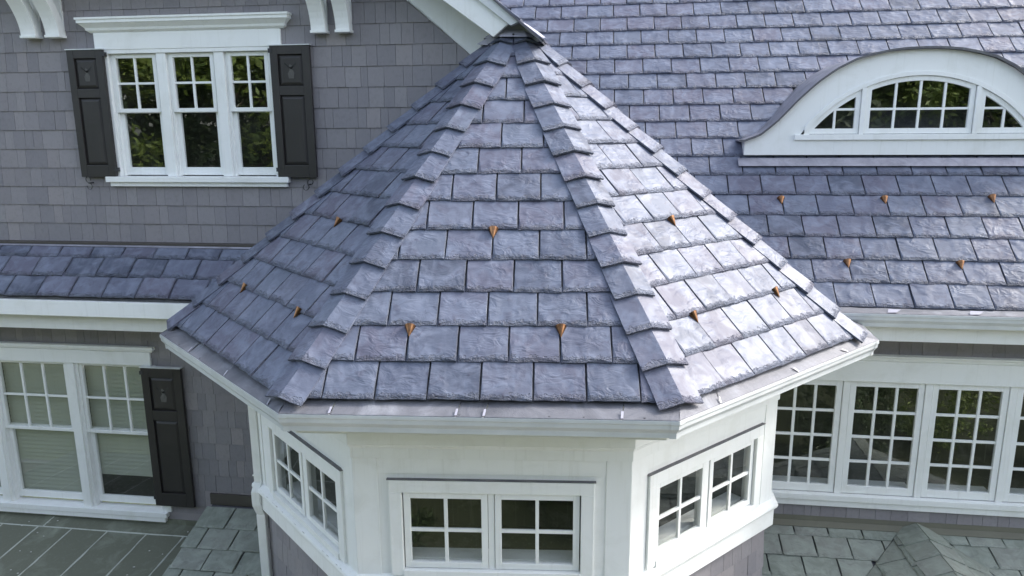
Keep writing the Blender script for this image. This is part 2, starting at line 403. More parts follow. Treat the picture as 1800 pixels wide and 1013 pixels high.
# ---- shingled wall areas: each shingle is its own piece
WEDGE = []
def wedge(mat):
    if not WEDGE:
        for i in range(4):
            mb = MB(); t = .0125
            a, b_ = random.uniform(-.0025, .0025), random.uniform(-.0025, .0025)
            v = [(-.5, 0, a), (.5, 0, b_), (.5, -t, b_), (-.5, -t, a), (-.5, 0, 1), (.5, 0, 1), (.5, -.004, 1), (-.5, -.004, 1)]
            WEDGE.append(([Vector(p) for p in v], [(3, 2, 1, 0), (4, 5, 6, 7), (0, 1, 5, 4), (1, 2, 6, 5), (2, 3, 7, 6), (3, 0, 4, 7)]))
    return WEDGE
WEDGEMESH = {}
def lay_shingles(parent, F, u0, u1, zb, zt, e=.1785, mat='cedar_stain', holes=(), limit=300, wmin=.075, wmax=.19, topline=None, hidden=lambda p: False, leftline=None):
    items = []; k = 0
    lo = u0
    while zb + k * e < zt:
        z0 = zb + k * e; u = u0 - random.uniform(0, .15)
        while u < u1:
            w = random.uniform(wmin, wmax) if random.random() < .8 else random.uniform(wmin * .8, wmax * 1.25)
            spans = [(max(u, u0), min(u + w - .0028, u1))]
            for (h0_, h1_, hz0, hz1) in holes:
                if z0 + e > hz0 and z0 < hz1:
                    ns = []
                    for a, b_ in spans:
                        if b_ <= h0_ or a >= h1_: ns.append((a, b_))
                        else:
                            if a < h0_: ns.append((a, h0_))
                            if b_ > h1_: ns.append((h1_, b_))
                    spans = ns
            for a, b_ in spans:
                if b_ - a < .02: continue
                if topline and z0 > topline((a + b_) / 2): continue
                items.append((a, b_, z0, min(e + .012, zt - z0 + .001 if zt - z0 < e else e + .012)))
            u += w
        k += 1
    sc = []
    for it in items:
        a, b_, z0, h = it; pts = [F.p(a, z0, .02), F.p(b_, z0, .02), F.p(b_, z0 + h, .01), F.p(a, z0 + h, .01)]
        sc.append((0 if hidden(F.p((a + b_) / 2, z0 + h / 2, .02)) else seen_area(pts), it))
    sc.sort(key=lambda t: -t[0])
    W = wedge(mat); rest = MB()
    for idx, (ar, (a, b_, z0, h)) in enumerate(sc):
        vv, ff = random.choice(W)
        O = F.p((a + b_) / 2, z0, .003 + random.uniform(0, .003)); wd = b_ - a
        # local x along the wall, local -y outward, local z up
        mw = Matrix(((F.U.x * wd, -F.N.x, 0, O.x), (F.U.y * wd, -F.N.y, 0, O.y), (0, 0, h, O.z), (0, 0, 0, 1)))
        if idx < limit and ar > 20:
            i = W.index((vv, ff)); key = (mat, i)
            if key not in WEDGEMESH: WEDGEMESH[key] = mesh_from('shingle', vv, ff, mat)
            place(WEDGEMESH[key], 'shingle', parent, mw)
        else: rest.add([mw @ p for p in vv], ff)
    if rest.v: stuff(build(rest, 'shingle_field', mat, parent))
def wall_sheet(F, u0, u1, z0, z1, holes, d0=0.0, d1=-.10):
    us = sorted({u0, u1, *[h[0] for h in holes], *[h[1] for h in holes]}); zs_ = sorted({z0, z1, *[h[2] for h in holes], *[h[3] for h in holes]})
    mb = MB()
    for i in range(len(us) - 1):
        for j in range(len(zs_) - 1):
            uc, zc = (us[i] + us[i + 1]) / 2, (zs_[j] + zs_[j + 1]) / 2
            if any(h[0] < uc < h[1] and h[2] < zc < h[3] for h in holes): continue
            mb.add([F.p(us[i], zs_[j], d0), F.p(us[i + 1], zs_[j], d0), F.p(us[i + 1], zs_[j + 1], d0), F.p(us[i], zs_[j + 1], d0)], [(0, 1, 2, 3)])
    return mb
# ---- sashes
def frame_boxes(mb, F, u0, u1, z0, z1, w, d0, d1, wb=None):
    wb = wb or w
    mb.box(F, u0, u0 + w, z0, z1, d0, d1); mb.box(F, u1 - w, u1, z0, z1, d0, d1)
    mb.box(F, u0 + w, u1 - w, z0, z0 + wb, d0, d1); mb.box(F, u0 + w, u1 - w, z1 - w, z1, d0, d1)
def sash(root, F, u0, u1, z0, z1, d, cols, rows, w=.04, mun=.020, wb=None, depth=.035, name='sash'):
    mb = MB(); wb = wb or w
    frame_boxes(mb, F, u0, u1, z0, z1, w, d - depth, d, wb)
    s = build(mb, name, 'white_paint', root, .003)
    a0, a1, b0, b1 = u0 + w, u1 - w, z0 + wb, z1 - w
    cw, rh = (a1 - a0) / cols, (b1 - b0) / rows
    for i in range(1, cols):
        c = a0 + i * cw; build(MB().box(F, c - mun / 2, c + mun / 2, b0, b1, d - .028, d - .006), 'muntin', 'white_paint', s, .002)
    for j in range(1, rows):
        c = b0 + j * rh
        build(MB().box(F, a0, a1, c - mun / 2, c + mun / 2, d - .028, d - .008), 'muntin', 'white_paint', s, .002)
    for i in range(cols):
        for j in range(rows):
            build(MB().add([F.p(a0 + i * cw, b0 + j * rh, d - .018), F.p(a0 + (i + 1) * cw, b0 + j * rh, d - .018), F.p(a0 + (i + 1) * cw, b0 + (j + 1) * rh, d - .018), F.p(a0 + i * cw, b0 + (j + 1) * rh, d - .018)], [(0, 1, 2, 3)]), 'pane', 'window_glass', s, recalc=False)
    return s
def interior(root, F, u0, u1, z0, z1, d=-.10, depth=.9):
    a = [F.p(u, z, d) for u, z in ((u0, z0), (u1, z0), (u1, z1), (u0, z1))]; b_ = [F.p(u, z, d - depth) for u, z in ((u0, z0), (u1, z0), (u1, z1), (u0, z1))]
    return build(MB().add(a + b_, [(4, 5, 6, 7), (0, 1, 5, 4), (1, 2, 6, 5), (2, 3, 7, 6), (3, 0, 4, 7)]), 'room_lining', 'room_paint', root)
def crown(mb, F, u0, u1, prof):     # prof: (outward, z) from bottom to top; returns mitred at the ends
    for (d0, z0), (d1, z1) in zip(prof[:-1], prof[1:]):
        if abs(z1 - z0) < 1e-6: continue
        mb.hexa([F.p(u0 - d0, z0, 0), F.p(u1 + d0, z0, 0), F.p(u1 + d0, z0, d0), F.p(u0 - d0, z0, d0), F.p(u0 - d1, z1, 0), F.p(u1 + d1, z1, 0), F.p(u1 + d1, z1, d1), F.p(u0 - d1, z1, d1)])

# ================================================================== ground
ZG = -7.0
g = struct(build(MB().add([(-60, -60, ZG), (60, -60, ZG), (60, 60, ZG), (-60, 60, ZG)], [(0, 1, 2, 3)]), 'ground', 'lawn', base=(0, 0, ZG)))

paint('bounce_stone', (.36, .35, .32), .8, (.24, .23, .2), .6, .3)
struct(build(MB().add([(-12, .3, ZG + .02), (12, .3, ZG + .02), (12, 8, ZG + .02), (-12, 8, ZG + .02)], [(0, 1, 2, 3)]), 'bounce_terrace', 'bounce_stone', base=(0, 4, ZG)))  # added unseen pale paving, bounces neutral light up onto the walls
# ================================================================== turret geometry
ZS, ZGUT = -1.5814, -1.6285
S = [Vector((-3.6051, 5.5550)), Vector((-1.9147, 3.9792)), Vector((.4136, 4.1790)), Vector((1.9048, 5.7965))]
APEX = Vector((-.8486, 6.55, .868)); CTR = Vector((-.9059, 6.8222))
YW, YR = 6.62, 6.85                       # left wall and right wall planes
S3 = [Vector((p.x, p.y, ZS)) for p in S]
WP = [CTR + (p - CTR) * .81 for p in S]
WL = [Vector((WP[0].x, YW + .02))] + WP + [Vector((WP[3].x, YR))]           # turret wall plan
GC = [onZ(q, ZGUT).to_2d() for q in ((281, 588), (489, 728), (1195, 741), (1545, 599))]
GL = [Vector((GC[0].x - .04, YW - .5))] + GC + [Vector((GC[3].x + .02, 6.36))]
SL_ = [Vector((S[0].x - .02, YW))] + S + [Vector((S[3].x + .05, 6.6))]

# ---- turret roof
roof = thing('turret_roof', 'faceted blue-grey slate turret roof rising to a metal cap', 'roof', (CTR.x, CTR.y, ZS))
deck = MB()
AB = Vector((APEX.x, 9.08, APEX.z)); bl = Vector((S[0].x - .02, YW, ZS)); br = Vector((S[3].x + .05, 6.9, ZS)); br2 = Vector((S[3].x + .05, 9.0, .55))
dn = Vector((0, 0, -.012))
deck.add([p + dn for p in S3 + [APEX, bl, br, AB]], [(0, 1, 4), (1, 2, 4), (2, 3, 4), (5, 0, 4), (3, 6, 7, 4)])
build(deck, 'roof_deck', 'drip_metal', roof, recalc=False)
def face_pitch(i):
    U = (S3[i + 1] - S3[i]).normalized(); N = U.cross(APEX - S3[i]).normalized()
    if N.z < 0: N = -N
    return Pitch(S3[i], U, N.cross(U))
PITCH = [face_pitch(i) for i in range(3)]
z5 = lambda x, y: (600 + x / 2.98, 340 + y / 2.98)
z2 = lambda x, y: (600 + x / 2.98, y / 2.98)
zl = lambda x, y: (280 + x / 2.2023, 180 + y / 2.2023)
zr = lambda x, y: (1040 + x / 2.026, 200 + y / 2.026)
JP = [[zl(182, 865), zl(295, 775), zl(418, 690), zl(543, 605), zl(590, 500), zl(712, 408), zl(822, 320), zl(860, 225)],
      [z5(195, 950), z5(350, 800), z5(512, 620), z5(405, 450), z5(550, 290), z5(690, 130), z5(580, 20), z2(720, 850), z2(840, 720), z2(745, 580), z2(865, 470)],
      [zr(530, 882), zr(490, 750), zr(360, 658), zr(332, 540), zr(398, 412), zr(278, 332), zr(160, 248), zr(140, 150)]]
EX = [.2595, .2525, .2595]
for i, P in enumerate(PITCH):
    L = (S3[i + 1] - S3[i]).length; ua = (APEX - S3[i]).dot(P.U); H = (APEX - S3[i]).dot(P.V)
    inset = .05
    # left hip: line (0,0)->(ua,H); right hip: (L,0)->(ua,H)
    n1 = Vector((-H, ua)).normalized(); n2 = Vector((H, L - ua)).normalized()
    half = [(n1.x, n1.y, -inset), (n2.x, n2.y, n2.x * L - inset)]
    js = {}
    for r, px in enumerate(JP[i]): js[r] = P.uv(px)[0]
    lay_slates(roof, P, {'u': (-.2, L + .2), 'half': half}, js, e=EX[i], rows=(0, int(H / EX[i])))
# back-left strip and right strip of the roof that turn away from the camera
for a, b_, c_, nm in ((bl, S3[0], APEX, 'l'), (S3[3], br, APEX, 'r')):
    U = (b_ - a).normalized(); N = U.cross(c_ - a).normalized(); N = N if N.z > 0 else -N
    P = Pitch(a, U, N.cross(U)); L = (b_ - a).length; ua = (c_ - a).dot(P.U); H = (c_ - a).dot(P.V)
    if nm == 'l': half = [(Vector((H, L - ua)).normalized().x, Vector((H, L - ua)).normalized().y, Vector((H, L - ua)).normalized().x * L - .05)]; reg = (0, L)
    else: n1 = Vector((-H, ua)).normalized(); half = [(n1.x, n1.y, -.05)]; reg = (0, L + 1.6)
    lay_slates(roof, P, {'u': reg, 'half': half}, {}, e=.2595, rows=(0, int(H / .2595)), limit=0)
# hip slates
def hip_caps(bot, nl, nr, n, face_l, face_r, e):
    # two wings folded over the hip; nl, nr outward normals of the faces left and right of the hip
    ax = (APEX - bot).normalized()
    wl = (nl.cross(ax)); wr = (ax.cross(nr))
    if wl.dot(Vector((-1, 0, 0))) < 0 and face_l: wl = wl
    ridge_n = (nl + nr).normalized()
    L = (APEX - bot).length; k = 0; v = -.015
    while v < L - .27:
        ln = min(e + .05, L - v - .11); wid = .142 + random.uniform(-.009, .009)
        taper = min(1.0, (L - v - ln * .3) / .75)
        mb = MB(); th = random.uniform(.013, .018)
        lift0, lift1 = .045 + random.uniform(-.003, .004), .018
        for wv, nn in ((wl, nl), (wr, nr)):
            rows_ = []
            for (vv, lf, ws) in ((v, lift0, wid * min(1, (L - v) / .55 + .1)), (v + ln * .5, (lift0 + lift1) / 2, wid * min(1, (L - v - ln * .5) / .55 + .1)), (v + ln, lift1, wid * min(1, (L - v - ln) / .55 + .1))):
                dv = random.uniform(-.005, .005)
                rows_.append([bot + ax * vv + ridge_n * lf * 1.08, bot + ax * (vv + dv) + wv * ws * .5 + nn * (lf + random.uniform(-.001, .001)), bot + ax * (vv + dv * .4 + random.uniform(-.004, .004)) + wv * (ws + random.uniform(-.004, .003)) + nn * (lf - .002)])
            o = len(mb.v)
            top = [p + nn * th for r in rows_ for p in r]; und = [p for r in rows_ for p in r]
            for q in range(len(rows_)): top[q * 3] = rows_[q][0] + ridge_n * th * 1.1
            mb.v += top + und
            flip = (wv is wr)
            for r in range(2):
                for c_ in range(2):
                    a = o + r * 3 + c_; mb.f.append((a, a + 1, a + 4, a + 3))
            for c_ in range(2): mb.f.append((o + c_, o + c_ + 1, o + 9 + c_ + 1, o + 9 + c_)); mb.f.append((o + 6 + c_, o + 7 + c_, o + 16 + c_, o + 15 + c_))
            for r in range(2): mb.f.append((o + r * 3 + 2, o + r * 3 + 5, o + 9 + r * 3 + 5, o + 9 + r * 3 + 2))
        # weld the ridge so normals come out right
        O = bot + ax * v; yy = ax; zz_ = ridge_n; xx = yy.cross(zz_)
        mw = Matrix(((xx.x, yy.x, zz_.x, O.x), (xx.y, yy.y, zz_.y, O.y), (xx.z, yy.z, zz_.z, O.z), (0, 0, 0, 1))); inv = mw.inverted()
        lv = [inv @ p for p in mb.v]
        place(mesh_from('hip_slate', lv, mb.f, 'slate_blue', uv=[(p.x * .6, p.y) for p in lv]), 'hip_slate', roof, mw)
        v += e; k += 1
NRM = [p.N for p in PITCH]
Uq = (S3[0] - bl).normalized(); nbl = Uq.cross(APEX - bl).normalized(); nbl = nbl if nbl.z > 0 else -nbl
Uq = (br - S3[3]).normalized(); nbr = Uq.cross(APEX - S3[3]).normalized(); nbr = nbr if nbr.z > 0 else -nbr
for bot, a, b_ in ((S3[0], nbl, NRM[0]), (S3[1], NRM[0], NRM[1]), (S3[2], NRM[1], NRM[2]), (S3[3], NRM[2], nbr)):
    hip_caps(bot, a, b_, 14, True, True, (APEX - bot).length / 14.1)
# metal cap over the apex
cap = MB(); rings = []
for t, lift in ((.04, .050), (.10, .064), (.19, .076), (.29, .082)):
    ring = []
    for bot, nn in ((bl, nbl), (S3[0], nbl + NRM[0]), (S3[1], NRM[0] + NRM[1]), (S3[2], NRM[1] + NRM[2]), (S3[3], NRM[2] + nbr), (br, nbr)):
        d = (bot - APEX).normalized(); ring.append(APEX + d * t + nn.normalized() * lift)
    rings.append(ring)
cap.loft(rings, False, False); cap.f.append((0, 1, 2, 3, 4, 5))
build(cap, 'apex_cap', 'cap_metal', roof, smooth=False)
for i_, P_ in enumerate(PITCH):
    d = ((S3[i_] + S3[i_ + 1]) / 2 - APEX).normalized(); q = APEX + d * .245 + P_.N * .082
    ring = [q + P_.U * .009 * math.cos(a_) + P_.V * .009 * math.sin(a_) for a_ in [x * 1.0472 for x in range(6)]]
    build(MB().loft([ring, [p + P_.N * .006 for p in ring]]), 'cap_nail', 'iron', roof)

# ---- snow guards: half cones of folded copper
def snow_guard(P, tip, label, group):
    u, v = P.uv(tip); L, R_ = .080, .037
    mb = MB(); n_ = 8; h = .031
    base = P.p(u, v, h)
    ring = [P.p(u + R_ * math.cos(math.pi * k / n_), v + L, h - .006 + R_ * 1.15 * math.sin(math.pi * k / n_)) for k in range(n_ + 1)]
    mb.add([P.p(u, v, h)] + ring, [(0, k, k + 1) for k in range(1, n_ + 1)])
    t = thing('snow_guard', label, 'snow guard', P.p(u, v + L, .02), group)
    mb.f.append(tuple(reversed(range(1, n_ + 2))))
    build(mb, 'cone', 'copper', t)
    st = MB(); a, b_ = .011, .0015
    pts = [(u - a, v + L - .02), (u + a, v + L - .02), (u + a, v + L + .10), (u - a, v + L + .10)]
    st.add([P.p(x, y, .0180) for x, y in pts] + [P.p(x, y, .0205) for x, y in pts], [(3, 2, 1, 0), (4, 5, 6, 7), (0, 1, 5, 4), (1, 2, 6, 5), (2, 3, 7, 6), (3, 0, 4, 7)])
    build(st, 'strap', 'copper', t)
GRP = 'copper snow guards on the slates'
for i, tips in ((1, [((867, 424), 'copper snow guard alone high on the front turret facet'), ((720, 597), 'copper snow guard low on the front turret facet nearer the downspout side'), ((986, 598), 'copper snow guard low on the front turret facet nearer the casement row side')]),
                (0, [((591, 405), 'copper snow guard alone high on the shaded turret facet beside the shuttered window'), ((427, 520), 'copper snow guard low on the shaded turret facet nearer the pent roof'), ((521, 565), 'copper snow guard low on the shaded turret facet nearer the front facet')]),
                (2, [((1184, 403), 'copper snow guard alone high on the bright turret facet facing the dormer'), ((1366, 528), 'copper snow guard low on the bright turret facet nearer the main roof'), ((1223, 573), 'copper snow guard low on the bright turret facet nearer the front facet')])):
    for t, lab in tips: snow_guard(PITCH[i], t, lab, GRP)

# ---- turret gutter with guard
gut = thing('turret_gutter', 'white gutter with grey mesh guard wrapping the turret eave', 'gutter', (GC[1].x, GC[1].y, ZGUT - .12))
prof = [(0, ZGUT), (0, ZGUT - .022), (-.006, ZGUT - .030), (-.008, ZGUT - .055), (-.030, ZGUT - .085), (-.032, ZGUT - .118), (-.125, ZGUT - .118), (-.125, ZGUT - .012), (-.118, ZGUT - .012), (-.118, ZGUT - .112), (-.037, ZGUT - .112), (-.014, ZGUT - .03), (-.012, ZGUT)]
for i in range(5): build(wrap(MB(), GL, prof, [i]), 'trough', 'gutter_metal', gut, .002)
# mitre straps
for i in (1, 2, 3, 4):
    q = GL[i]; 
    pr = [(.003, ZGUT - .004), (.003, ZGUT - .024), (-.003, ZGUT - .032), (-.005, ZGUT - .055), (-.027, ZGUT - .086), (-.029, ZGUT - .121)]
    mb = MB(); a = (GL[i - 1] - q).normalized(); b_ = (GL[i + 1] - q).normalized()
    wrap(mb, [q + a * .05, q, q + b_ * .05], pr, None, False); build(mb, 'mitre_strap', 'gutter_metal', gut)
# guard sheets: from under the eave slates to the lip, cut in lengths
so = [Vector((p.x, p.y)) for p in SL_]
def guard_piece(i, t0, t1, wob):
    a0, a1 = GL[i].lerp(GL[i + 1], t0), GL[i].lerp(GL[i + 1], t1); b0, b1 = so[i].lerp(so[i + 1], t0), so[i].lerp(so[i + 1], t1)
    ctr_in0 = (b0 - a0).normalized(); nseg = max(3, int((a1 - a0).length / .07)); rr = 5
    rings = []
    for s in range(nseg + 1):
        t = s / nseg; a = a0.lerp(a1, t); b_ = b0.lerp(b1, t) ; b_ = b_ + (b_ - a).normalized() * .05
        ring = []
        for k in range(rr):
            f = k / (rr - 1); p = a.lerp(b_, f); z = ZGUT + .004 + f * (ZS + .012 - ZGUT) + (random.uniform(-wob, wob) if 0 < k < rr - 1 else 0)
            ring.append((p.x, p.y, z))
        rings.append(ring)
    return MB().loft(rings, False, False)
cuts = {0: [0, .99], 1: [.0, .30, .62, .93, 1], 2: [0, .13, .45, .52, .86, 1], 3: [.0, .16, .52, .80, 1], 4: [0, 1]}
for i, cs in cuts.items():
    for a, b_ in zip(cs[:-1], cs[1:]):
        build(guard_piece(i, a + (.002 if a else 0), b_, .008 if i == 1 else .0035), 'gutter_guard', 'guard_mesh', gut, smooth=True)
    for c in cs[1:-1]:      # bright joint strips and screws
        a, b_ = GL[i].lerp(GL[i + 1], c), so[i].lerp(so[i + 1], c); t = (GL[i + 1] - GL[i]).normalized() * .007
        q = a.lerp(b_, .38); z0, z1 = ZGUT + .012, ZGUT + .012 + .38 * (ZS - ZGUT)
        build(MB().add([(a.x - t.x, a.y - t.y, z0), (a.x + t.x, a.y + t.y, z0), (q.x + t.x, q.y + t.y, z1 + .006), (q.x - t.x, q.y - t.y, z1 + .006)], [(0, 1, 2, 3)]), 'joint_strip', 'cap_metal', gut)
for i in (1, 2, 3):
    for k in range(7):
        c = (k + .5 + random.uniform(-.3, .3)) / 7; q = GL[i].lerp(GL[i + 1], c); t = (GL[i + 1] - GL[i]).normalized(); nn = Vector((t.y, -t.x)); q = q - nn * .018
        ring = [(q.x + .007 * math.cos(a_ * 1.0472), q.y + .007 * math.sin(a_ * 1.0472), ZGUT + .005) for a_ in range(6)]
        build(MB().loft([ring, [(x, y, z + .005) for x, y, z in ring]]), 'screw', 'iron', gut)

# ---- turret walls
tw = thing('turret_wall', 'white panelled turret wall with corner boards above a grey shingled base', 'wall', (CTR.x, WP[1].y, ZG))
FW = [Frame((WP[i].x, WP[i].y, 0), (WP[i + 1] - WP[i]).to_3d(), Vector(((WP[i + 1] - WP[i]).y, -(WP[i + 1] - WP[i]).x, 0))) for i in range(3)]
LW = [(WP[i + 1] - WP[i]).length for i in range(3)]
WC = [1.015, .945, .872]          # window centres along each facet
ZT_, ZB_ = -2.43, -3.02
for i in range(3):
    F = FW[i]; c = WC[i]; hole = (c - .615, c + .615, ZB_, ZT_)
    mb = wall_sheet(F, 0, LW[i], -3.10, -1.74, [hole]); build(mb, 'wall_panel', 'white_paint', tw, recalc=False)
    for u0, u1 in ((-.002, .165), (LW[i] - .165, LW[i] + .002)): build(MB().box(F, u0, u1, -3.09, -2.18, -.02, .008), 'corner_board', 'white_paint', tw, .002)
    build(MB().box(F, .166, LW[i] - .166, -2.30, -2.18, -.02, .005), 'frieze_board', 'white_paint', tw, .002)
for i in (0, 4):
    a, b_ = WL[i], WL[i + 1]
    build(MB().add([(a.x, a.y, -3.1), (b_.x, b_.y, -3.1), (b_.x, b_.y, -1.74), (a.x, a.y, -1.74)], [(0, 1, 2, 3)]), 'wall_panel', 'white_paint', tw, recalc=False)
mb = MB(); wrap(mb, WL, [(0.0, -2.18), (.020, -2.18), (.020, -2.105), (.028, -2.10), (.032, -2.085), (.044, -2.075), (.044, -1.96), (.10, -1.90), (.10, -1.74), (0, -1.74)]); build(mb, 'cornice', 'white_paint', tw, .002)
# soffit + fascia under the gutter
mb = MB(); wrap(mb, GL, [(-.126, ZGUT - .02), (-.126, -1.80), (-.45, -1.80), (-.45, -1.78), (-.150, -1.78), (-.150, ZGUT - .02)]); build(mb, 'fascia', 'white_paint', tw)
mb = MB(); wrap(mb, WL, [(-.05, -3.135), (.060, -3.135), (.066, -3.115), (.060, -3.095), (0.0, -3.065), (-.05, -3.065)]); build(mb, 'belt_ledge', 'white_paint', tw, .003)
mb = MB(); wrap(mb, WL, [(-.05, -3.30), (.036, -3.30), (.036, -3.136), (-.05, -3.136)]); build(mb, 'belt_board', 'white_paint', tw, .003)
base_o = [CTR + (p - CTR) * .80 for p in S]
for i in range(3):
    a, b_ = base_o[i], base_o[i + 1]; F = Frame((a.x, a.y, 0), (b_ - a).to_3d(), Vector(((b_ - a).y, -(b_ - a).x, 0)))
    build(wall_sheet(F, 0, (b_ - a).length, ZG, -3.20, []), 'sheathing', 'cedar_stain', tw, recalc=False)
    lay_shingles(tw, F, 0, (b_ - a).length, -3.30 - 11 * .205, -3.22, e=.205, limit=60, wmin=.10, wmax=.20)
# crust of old sealant along the ledge
random.seed(21)
for i in (0, 2):
    F = FW[i]
    for k in range(14):
        u = random.uniform(.05, LW[i] - .1); mb = MB(); z = -3.094
        ring = [F.p(u + random.uniform(.03, .10) * math.cos(a_), z + .0005, .043 + .015 * math.sin(a_) + random.uniform(-.006, .006)) for a_ in [x * 6.283 / 7 for x in range(7)]]
        cc = sum(ring, Vector()) / 7 + Vector((0, 0, .003)); mb.add(ring + [cc], [(x, (x + 1) % 7, 7) for x in range(7)])
        build(mb, 'peeling_flake', 'sealant_crust', tw)
# turret windows
def turret_window(i, label):
    F = FW[i]; c = WC[i]; r = thing('casement_window', label, 'window', F.p(c, -3.09, 0), 'paired casements of the turret')
    mb = MB(); o0, o1 = c - .702, c + .702
    mb.box(F, o0, c - .615, -3.06, ZT_, -.09, .028); mb.box(F, c + .615, o1, -3.06, ZT_, -.09, .028); mb.box(F, o0, o1, ZT_, -2.338, -.09, .028)
    build(mb, 'casing', 'white_paint', r, .003)
    build(MB().box(F, c - .615, c + .615, ZB_ - .05, ZB_ + .002, -.09, .036), 'sill', 'white_paint', r, .003)
    build(MB().box(F, c - .021, c + .021, ZB_ + .004, ZT_ - .002, -.09, -.004), 'mullion', 'white_paint', r, .002)
    build(MB().box(F, o0 - .012, o1 + .012, -2.336, -2.332, -.01, .031), 'drip_cap', 'drip_metal', r)
    for a, b_ in ((c - .606, c - .025), (c + .025, c + .606)):
        sash(r, F, a, b_, ZB_ + .010, ZT_ - .008, .004, 2, 2, w=.044, mun=.024)
    build(MB().box(F, c - .613, c + .613, ZB_ - .02, ZB_ + .03, -.22, -.092), 'inner_sill', 'white_paint', r)
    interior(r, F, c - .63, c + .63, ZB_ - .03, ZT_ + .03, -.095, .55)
turret_window(0, 'paired white casements in the shaded turret facet beside the downspout')
turret_window(1, 'paired white casements in the front turret facet below the widest gutter run')
turret_window(2, 'paired white casements in the turret facet next to the long casement row')
# downspout
dp = thing('downspout', 'white downspout running down the turret corner by the shaded shingles', 'downspout', (WP[0].x - .05, WP[0].y - .05, ZG))
q0 = onY((446, 730), WP[0].y - .06); q1 = Vector((q0.x + .0, q0.y, onY((448, 845), q0.y).z)); 
path = [Vector((q0.x, q0.y, -1.74)), Vector((q0.x, q0.y, q1.z)), Vector((q0.x - .01, q0.y - .045, q1.z - .07)), Vector((q0.x - .01, q0.y - .045, q1.z - .20)), Vector((q0.x + .012, q0.y - .02, q1.z - .30)), Vector((q0.x + .012, q0.y - .02, ZG))]
def tube4(a, b_, w=.036): return [[(p.x - w, p.y - w * .8, p.z), (p.x + w, p.y - w * .8, p.z), (p.x + w, p.y + w * .8, p.z), (p.x - w, p.y + w * .8, p.z)] for p in (a, b_)]
for k in range(len(path) - 1): build(MB().loft(tube4(path[k], path[k + 1], .036 + .0012 * k)), 'pipe', 'white_paint', dp, .006)
for zc in (q1.z + .06,): build(MB().box(Frame((q0.x, q0.y, 0), (1, 0, 0), (0, -1, 0)), -.042, .042, zc, zc + .012, -.03, .035), 'band', 'white_paint', dp)

# ================================================================== main roof
TP = math.atan(.963)
MAIN = Pitch((0, 6.53, -1.532), (1, 0, 0), (0, math.cos(TP), math.sin(TP)))
mr = thing('main_roof', 'large blue-grey slate roof slope behind the turret carrying the eyebrow dormer', 'roof', (3, 6.5, -1.6))
sheet(MAIN, [(-2.2, -.02), (8, -.02), (8, 7.2), (-2.2, 7.2)], 'roof_deck', 'drip_metal', mr, -.004, .05)
z6 = lambda x, y: (1200 + x / 2.98, 340 + y / 2.98); z3 = lambda x, y: (1200 + x / 2.98, y / 2.98)
js = {}
for px in [z6(795, 550), z6(680, 430), z6(555, 310), z6(445, 200), z6(345, 90), z3(235, 990), z3(140, 900), z3(45, 800), z3(125, 700), z3(35, 620), z3(105, 530), z3(172, 445), z3(90, 360), z3(150, 285), z3(70, 205), z3(135, 130), z3(55, 60), z3(120, 8)]:
    u, v = MAIN.uv(px); js[int(v // E_)] = u
# eyebrow dormer outline on its face
YD = 7.745; XD = 2.885
half_out = [(0, .708), (.16, .704), (.306, .69), (.48, .655), (.624, .612), (.79, .527), (.957, .405), (1.123, .246), (1.289, .062), (1.38, -.02), (1.46, -.085), (1.54, -.118), (1.60, -.130)]
ZDB = -.272
def dorm_z(x):
    x = abs(x - XD)
    for (a, za), (b_, zb) in zip(half_out[:-1], half_out[1:]):
        if a <= x <= b_: return za + (zb - za) * (x - a) / (b_ - a)
    return -9
def main_keep(u, v):
    p = MAIN.p(u, v)
    if p.y < YD - .0 or p.y < YD: 
        pass
    if abs(p.x - XD) < 1.60 and p.y > YD - .02 and p.z < dorm_z(p.x) - .12: return False
    return True
def main_hidden(p):
    q = project(p)
    if q is None: return False
    # behind the turret roof outline
    xl, xr_ = 906 - (q[1] - 24) * 1.1, 925 + (q[1] - 50) * 1.09
    return q[1] < 600 and q[0] < xr_ - 15 or q[0] < 880
lay_slates(mr, MAIN, {'u': (-2.1, 7.0)}, js, rows=(0, 28), keep=main_keep, hidden=main_hidden)
# flashing apron below the dormer
v_ap = (YD - .015 - MAIN.O.y) / math.cos(TP)
sheet(MAIN, [(XD - 1.66, v_ap - .055), (XD + 1.66, v_ap - .055), (XD + 1.66, v_ap + .05), (XD - 1.66, v_ap + .05)], 'apron_flashing', 'lead_metal', mr, .056, .004)
MG = 'copper snow guards on the slates'
for t, lab in (((1373, 363), 'copper snow guard below the flared tail of the dormer roof nearest the turret'), ((1555, 363), 'copper snow guard below the middle light of the dormer window'), ((1745, 361), 'copper snow guard below the dormer side light farthest from the turret'), ((1490, 475), 'copper snow guard in the row above the main gutter nearer the turret'), ((1689, 478), 'copper snow guard in the row above the main gutter farther from the turret')):
    snow_guard(MAIN, t, lab, MG)
# ---- eyebrow dormer
FD = yframe(YD)
dm = thing('eyebrow_dormer', 'white eyebrow dormer with curved grey metal roof on the slates', 'dormer', (XD, YD, ZDB))
def arc_z(x, R_, zc): return zc + math.sqrt(max(0, R_ * R_ - (x - XD) ** 2))
